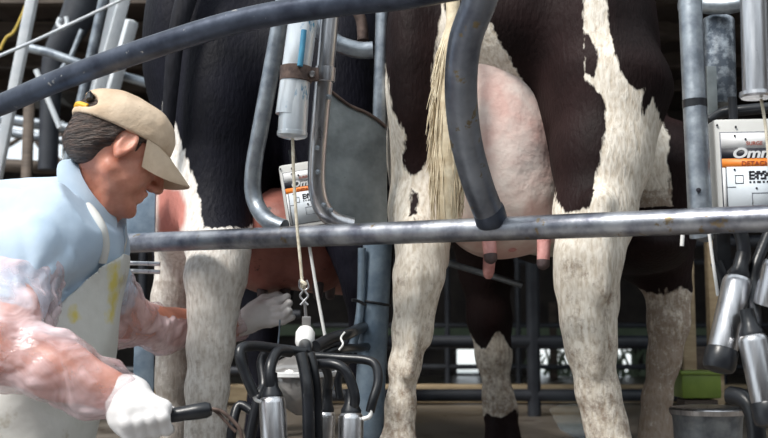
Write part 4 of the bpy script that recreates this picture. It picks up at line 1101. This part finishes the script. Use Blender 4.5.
for i in range(na - 1):
    for j in range(nr - 1):
        a0 = i * nr + j; F.append((a0, a0 + 1, a0 + nr + 1, a0 + nr)); F.append((nn + a0, nn + a0 + nr, nn + a0 + nr + 1, nn + a0 + 1))
    F.append((i * nr, i * nr + nr, nn + i * nr + nr, nn + i * nr)); a0 = i * nr + nr - 1; F.append((a0, nn + a0, nn + a0 + nr, a0 + nr))
for i in (0, na - 1):
    for j in range(nr - 1):
        a0 = i * nr + j; F.append((a0, nn + a0, nn + a0 + 1, a0 + 1))
MB().add(V, F).build('cap_brim', M['cap'], capo, sharp=60)

# shirt
def torso(sd, o=0.0):
    sd.chain([(P(58, 258, 2.33), .140 + o), (P(34, 345, 2.31), .150 + o), (P(6, 432, 2.3), .160 + o), (P(-4, 470, 2.3), .165 + o)], .05, axis=(0, 1, 0), f=1.12)
    sd.ell(P(12, 256, 2.34), (.145 + o, .19 + o, .165 + o), .06)
    sd.cap(P(80, 206, 2.34), P(30, 230, 2.34), .058 + o, .11 + o, .04)
    sd.cap(P(60, 232, 2.22), P(76, 232, 2.46), .085 + o, .085 + o, .05)
    sd.chain([(P(92, 206, 2.34), .066 + o), (P(74, 232, 2.34), .095 + o)], .04)
sd = SDF((-1.12, 1.85, -.06), (-.40, 2.85, .86), .0065)
torso(sd)
sd.chain([(P(48, 240, 2.20), .085), (SH_R, .078), (P(10, 310, 2.04), .066)], .05)
sd.chain([(P(80, 238, 2.42), .075), (SH_L, .070), (P(112, 295, 2.60), .062)], .04)
X, Y, Z = sd.grid()
# cloth folds: broad ones radiating from the armpit
ap = P(60, 300, 2.2)
rx = X - ap.x; rz = Z - ap.z; rad = np.sqrt(rx ** 2 + rz ** 2) + .02; ang = np.arctan2(rz, rx)
sd.F += (.0100 * (.6 - np.abs(np.sin(ang * 6 + 2 * np.sin(rad * 14)))) * np.clip(1.2 - rad * 4, .0, 1) * np.clip(rad * 12, 0, 1) + .020 * (.35 - np.abs(wob(X, Y, Z, 20, 12))) + .0025 * wob(X, Y, Z, 50, 13)).astype(np.float32)
# neck opening
nd = (P(123, 152, 2.32) - P(71, 193, 2.34)).normalized()
cut(sd, -nd, P(95, 193, 2.34))
link('shirt', sd.mesh('shirt', 1), M['shirt'], man)
# collar: band folded over, pointed at the front
V = []; F = []; n1 = 37
cu_ = nd; cs = Vector((0, -1, 0)); cs = (cs - cu_ * cs.dot(cu_)).normalized(); cf = cs.cross(cu_); cf = cf if cf.x > 0 else -cf
cc = P(97, 191, 2.34)
for i in range(n1):
    th = math.radians(-165 + 330 * i / (n1 - 1))      # 0 = nape, ends at the throat
    dirv = -cf * math.cos(th) + cs * math.sin(th)
    e = abs(th) / math.radians(165)
    L = .016 + .058 * e ** 1.6
    rin = .070 + .006 * e
    fr = -.012 * e
    sh_ = cf * (.022 * max(0, (e - .6) / .4))
    g_ = .35 + 1.0 * min(1, e * 1.6); L += .010 * (1 - e)
    rows = [cc + dirv * rin + cu_ * (.000 + fr), cc + dirv * (rin + .001) + cu_ * (.014 + fr), cc + dirv * (rin + .004 * g_) + cu_ * (.018 + fr), cc + dirv * (rin + .012 * g_) + cu_ * (.015 + fr),
            cc + dirv * (rin + .030 * g_) + cu_ * (.022 + fr - L * .5) + sh_ * .5, cc + dirv * (rin + .048 * g_) + cu_ * (.020 + fr - L) + sh_, cc + dirv * (rin + .043 * g_ - .003) + cu_ * (.018 + fr - L) + sh_, cc + dirv * (rin + .022 * g_ - .003) + cu_ * (.014 + fr - L * .4) + sh_ * .4]
    V += rows
k = 8
for i in range(n1 - 1):
    for j in range(k): F.append((i * k + j, i * k + (j + 1) % k, (i + 1) * k + (j + 1) % k, (i + 1) * k + j))
F.append(tuple(range(k))); F.append(tuple((n1 - 1) * k + j for j in range(k)))
MB().add(V, F).build('collar', M['shirt'], man, sharp=50)

# apron
sd = SDF((-1.15, 1.88, -.42), (-.38, 2.8, .72), .0052)
torso(sd, .012)
X, Y, Z = sd.grid()
bot = P(-4, 470, 2.3)
sd.cap(bot, (bot.x + .04, bot.y, -.55), .18, .15, .04, axis=(0, 1, 0), f=1.15)
sd.F += (.0040 * wob(X, Y, Z, 24, 22) + .004 * np.sin(Y * 60 + 3 * np.sin(Z * 9)) * np.clip((.25 - Z) * 3, 0, 1)).astype(np.float32)
# bib edge plane on the camera side, slanting from strap down to waist
e1 = P(107, 258, 2.22); e2 = P(52, 318, 2.2); ed = (e2 - e1)
nx, nz = -ed.z, ed.x
nx, nz = (nx, nz) if nx > 0 else (-nx, -nz)
L_ = math.hypot(nx, nz); nx /= L_; nz /= L_
side = (X - e1.x) * nx + (Z - e1.z) * nz          # >0 in front of the edge
low = P(0, 388, 2.2).z - Z                          # below: wraps round
reg = np.maximum(side, low)
topz = P(110, 248, 2.3).z - Z
reg = np.minimum(reg, np.maximum(topz, -1))
sd.F = np.maximum(sd.F, -reg).astype(np.float32)
am = sd.mesh('apron', 8); px, py = scr(sd.V)
sv = np.maximum(poly_sd(px, py, [(112, 262), (119, 264), (120, 276), (117, 296), (112, 322), (108, 322), (110, 300), (109, 280)]), np.maximum(poly_sd(px, py, [(68, 312), (76, 306), (80, 318), (74, 322)]), -40))
attr(am, 'stain', np.where(sd.V[:, 1] < 2.42, sv / 450, -.1))
apo = link('apron', am, M['apron'], man)
MB().tube(pts([(101, 262, 2.245), (104, 246, 2.235), (101, 228, 2.225), (92, 212, 2.235), (80, 200, 2.27)]), [.012, .012, .012, .011, .010], seg=10).build('strap', M['apronstrap'], apo)
MB().tube(pts([(118, 256, 2.36), (122, 240, 2.4), (116, 222, 2.44), (104, 208, 2.45)]), .011, seg=10).build('strap', M['apronstrap'], apo)
def on_surface(sdm, l, th): return l
ysp = [(116, 262), (120, 276), (117, 292), (119, 306), (114, 322), (110, 330), (112, 310), (111, 290), (112, 274)]
# trousers, boots
sd = SDF((-1.2, 1.9, -.92), (-.45, 2.75, .12), .01)
for sy in (-1, 1):
    sd.chain([((hipc.x, hipc.y + sy * .09, hipc.z - .02), .12), ((hipc.x + .12, hipc.y + sy * .13, -.38), .085), ((hipc.x - .02, hipc.y + sy * .14, -.72), .075)], .05)
link('trousers', sd.mesh('trousers'), M['trousers'], man)
for sy in (-1, 1):
    sd = SDF((hipc.x - .2, hipc.y + sy * .14 - .12, -.905), (hipc.x + .3, hipc.y + sy * .14 + .12, -.45), .007)
    sd.chain([((hipc.x - .01, hipc.y + sy * .14, -.56), .072), ((hipc.x - .02, hipc.y + sy * .14, -.80), .058)], .03)
    sd.chain([((hipc.x - .03, hipc.y + sy * .14, -.85), .050), ((hipc.x + .14, hipc.y + sy * .15, -.86), .042)], .03)
    cut(sd, (0, 0, 1), (0, 0, -.899))
    link('boot', sd.mesh('boot'), M['rubber'], man)

# plastic sleeves
def sleeve(chain_, seed, lo, hi):
    sd = SDF(lo, hi, .0045)
    sd.chain(chain_, .035)
    X, Y, Z = sd.grid()
    sd.F += (.006 * wob(X, Y, Z, 30, seed) + .010 * (.5 - np.abs(wob(X, Y, Z, 34, seed + 1))) + .005 * (.5 - np.abs(wob(X, Y, Z, 80, seed + 3)))).astype(np.float32)
    return sd
sd = sleeve([(P(22, 285, 2.09), .082), (P(10, 315, 2.03), .080), (EL_R, .074), (P(50, 366, 1.95), .062), (P(95, 386, 1.955), .054), (P(122, 396, 1.96), .044)], 31, (-1.05, 1.75, .02), (-.40, 2.35, .75))
link('plastic_sleeve', sd.mesh('sleeve'), M['sleeve'], man)
sd = sleeve([(P(108, 290, 2.58), .072), (P(124, 318, 2.66), .068), (P(160, 330, 2.78), .058), (P(205, 327, 2.865), .048), (P(236, 325, 2.90), .044)], 41, (-.95, 2.40, .15), (-.25, 3.05, .70))
link('plastic_sleeve', sd.mesh('sleeve'), M['sleeve'], man)

# gloves with hands: near (right) hand grips the black handle
HA = P(136, 421, 1.93); HB = P(212, 409, 1.93)
ax = (HB - HA).normalized(); upv = Vector((0, -.25, 1)); upv = (upv - ax * upv.dot(ax)).normalized(); outv = ax.cross(upv); outv = outv if outv.y < 0 else -outv
sd = SDF((-.60, 1.78, .03), (-.30, 2.12, .36), .0028)
WRr = P(120, 394, 1.96)
sd.chain([(WRr, .036), (P(134, 399, 1.955), .034)], .02)
hc0 = P(150, 404, 1.945)
for i in range(4):
    t_ = i / 3
    base = HA + ax * (-.006 + .0205 * i)
    k0 = base + upv * (.032 - .004 * i) + outv * .014
    sd.cap(P(131, 398, 1.955) + Vector((0, 0, .012 - .010 * i)), k0, .024, .0145, .02)
    k1 = base + upv * .008 + outv * .031
    k2 = base - upv * .018 + outv * .022
    k3 = base - upv * .026 - outv * .004
    rf = (.0130, .0130, .0125, .0112)[i]
    sd.cap(k0, k1, rf * 1.12, rf, .004); sd.cap(k1, k2, rf, rf * .95, .004); sd.cap(k2, k3, rf * .95, rf * .85, .004)
sd.ell(HA + upv * .012 - ax * .005, (.045, .028, .040), .02)
# thumb: leaves the side of the palm near its base, closes over the handle from behind
sd.chain([(P(130, 408, 1.965), .019), (HA + ax * .022 + upv * .016 - outv * .030, .0145), (HA + ax * .055 - upv * .004 - outv * .027, .0125), (HA + ax * .072 - upv * .012 - outv * .020, .0105)], .008)
X, Y, Z = sd.grid(); sd.F += (.0009 * wob(X, Y, Z, 110, 51)).astype(np.float32)
link('glove', sd.mesh('glove'), M['glove'], man)
# held wand
t = thing('spray_wand', HA, 'black rubber handled wand held in the gloved hand before the white cow leg', 'wand')
hl = (HB - HA).length
MB().lathe(HA - ax * .02, HB, [(0, .010), (.002, .0130), (hl - .03, .0130), (hl - .012, .0145), (hl + .010, .0145), (hl + .018, .011)], 24).build('handle', M['rubber'], t)
MB().tube([HB, P(221, 411, 1.93), P(232, 420, 1.93), P(240, 430, 1.93), P(243, 446, 1.93)], .0035, seg=10).tube([HB, P(219, 414, 1.935), P(228, 424, 1.935), P(236, 432, 1.935)], .003, seg=10).build('nozzle', M['rust'], t)

# far (left) hand
sd = SDF((-.44, 2.72, .34), (-.20, 3.10, .60), .0028)
def L(px, py, Y=2.87): return P(px, py, Y + .03)
sd.chain([(L(240, 324), .034), (L(249, 322), .032)], .02)
kn = [L(266, 305, 2.875), L(270, 311, 2.865), L(271, 317, 2.86), L(270, 323, 2.86)]
for q in kn: sd.cap(L(250, 318), q, .024, .0135, .016)
sd.ell(L(258, 313), (.032, .02, .032), .02)
# index and three curled fingers
sd.chain([(kn[0], .0135), (L(277, 301, 2.85), .0120), (L(287, 297, 2.84), .0108)], .005)
sd.chain([(kn[1], .0130), (L(284, 308, 2.83), .0110), (L(289, 303, 2.82), .0102)], .004)
sd.chain([(kn[2], .0130), (L(285, 315, 2.83), .0110), (L(289, 311, 2.82), .0100)], .004)
sd.chain([(kn[3], .0120), (L(283, 321, 2.84), .0105), (L(292, 317, 2.83), .0095)], .004)
sd.chain([(L(252, 308, 2.88), .017), (L(264, 299, 2.89), .0135), (L(277, 296, 2.89), .0120), (L(286, 299, 2.885), .0105)], .006)
link('glove', sd.mesh('glove'), M['glove'], man)
simple('thin_wire', MB().tube(pts([(280, 320, 2.8), (279, 335, 2.75), (277, 352, 2.6)]), .0022, seg=8), 'postblue', 'thin grey wire hanging below the fingers of the far glove', 'wire')
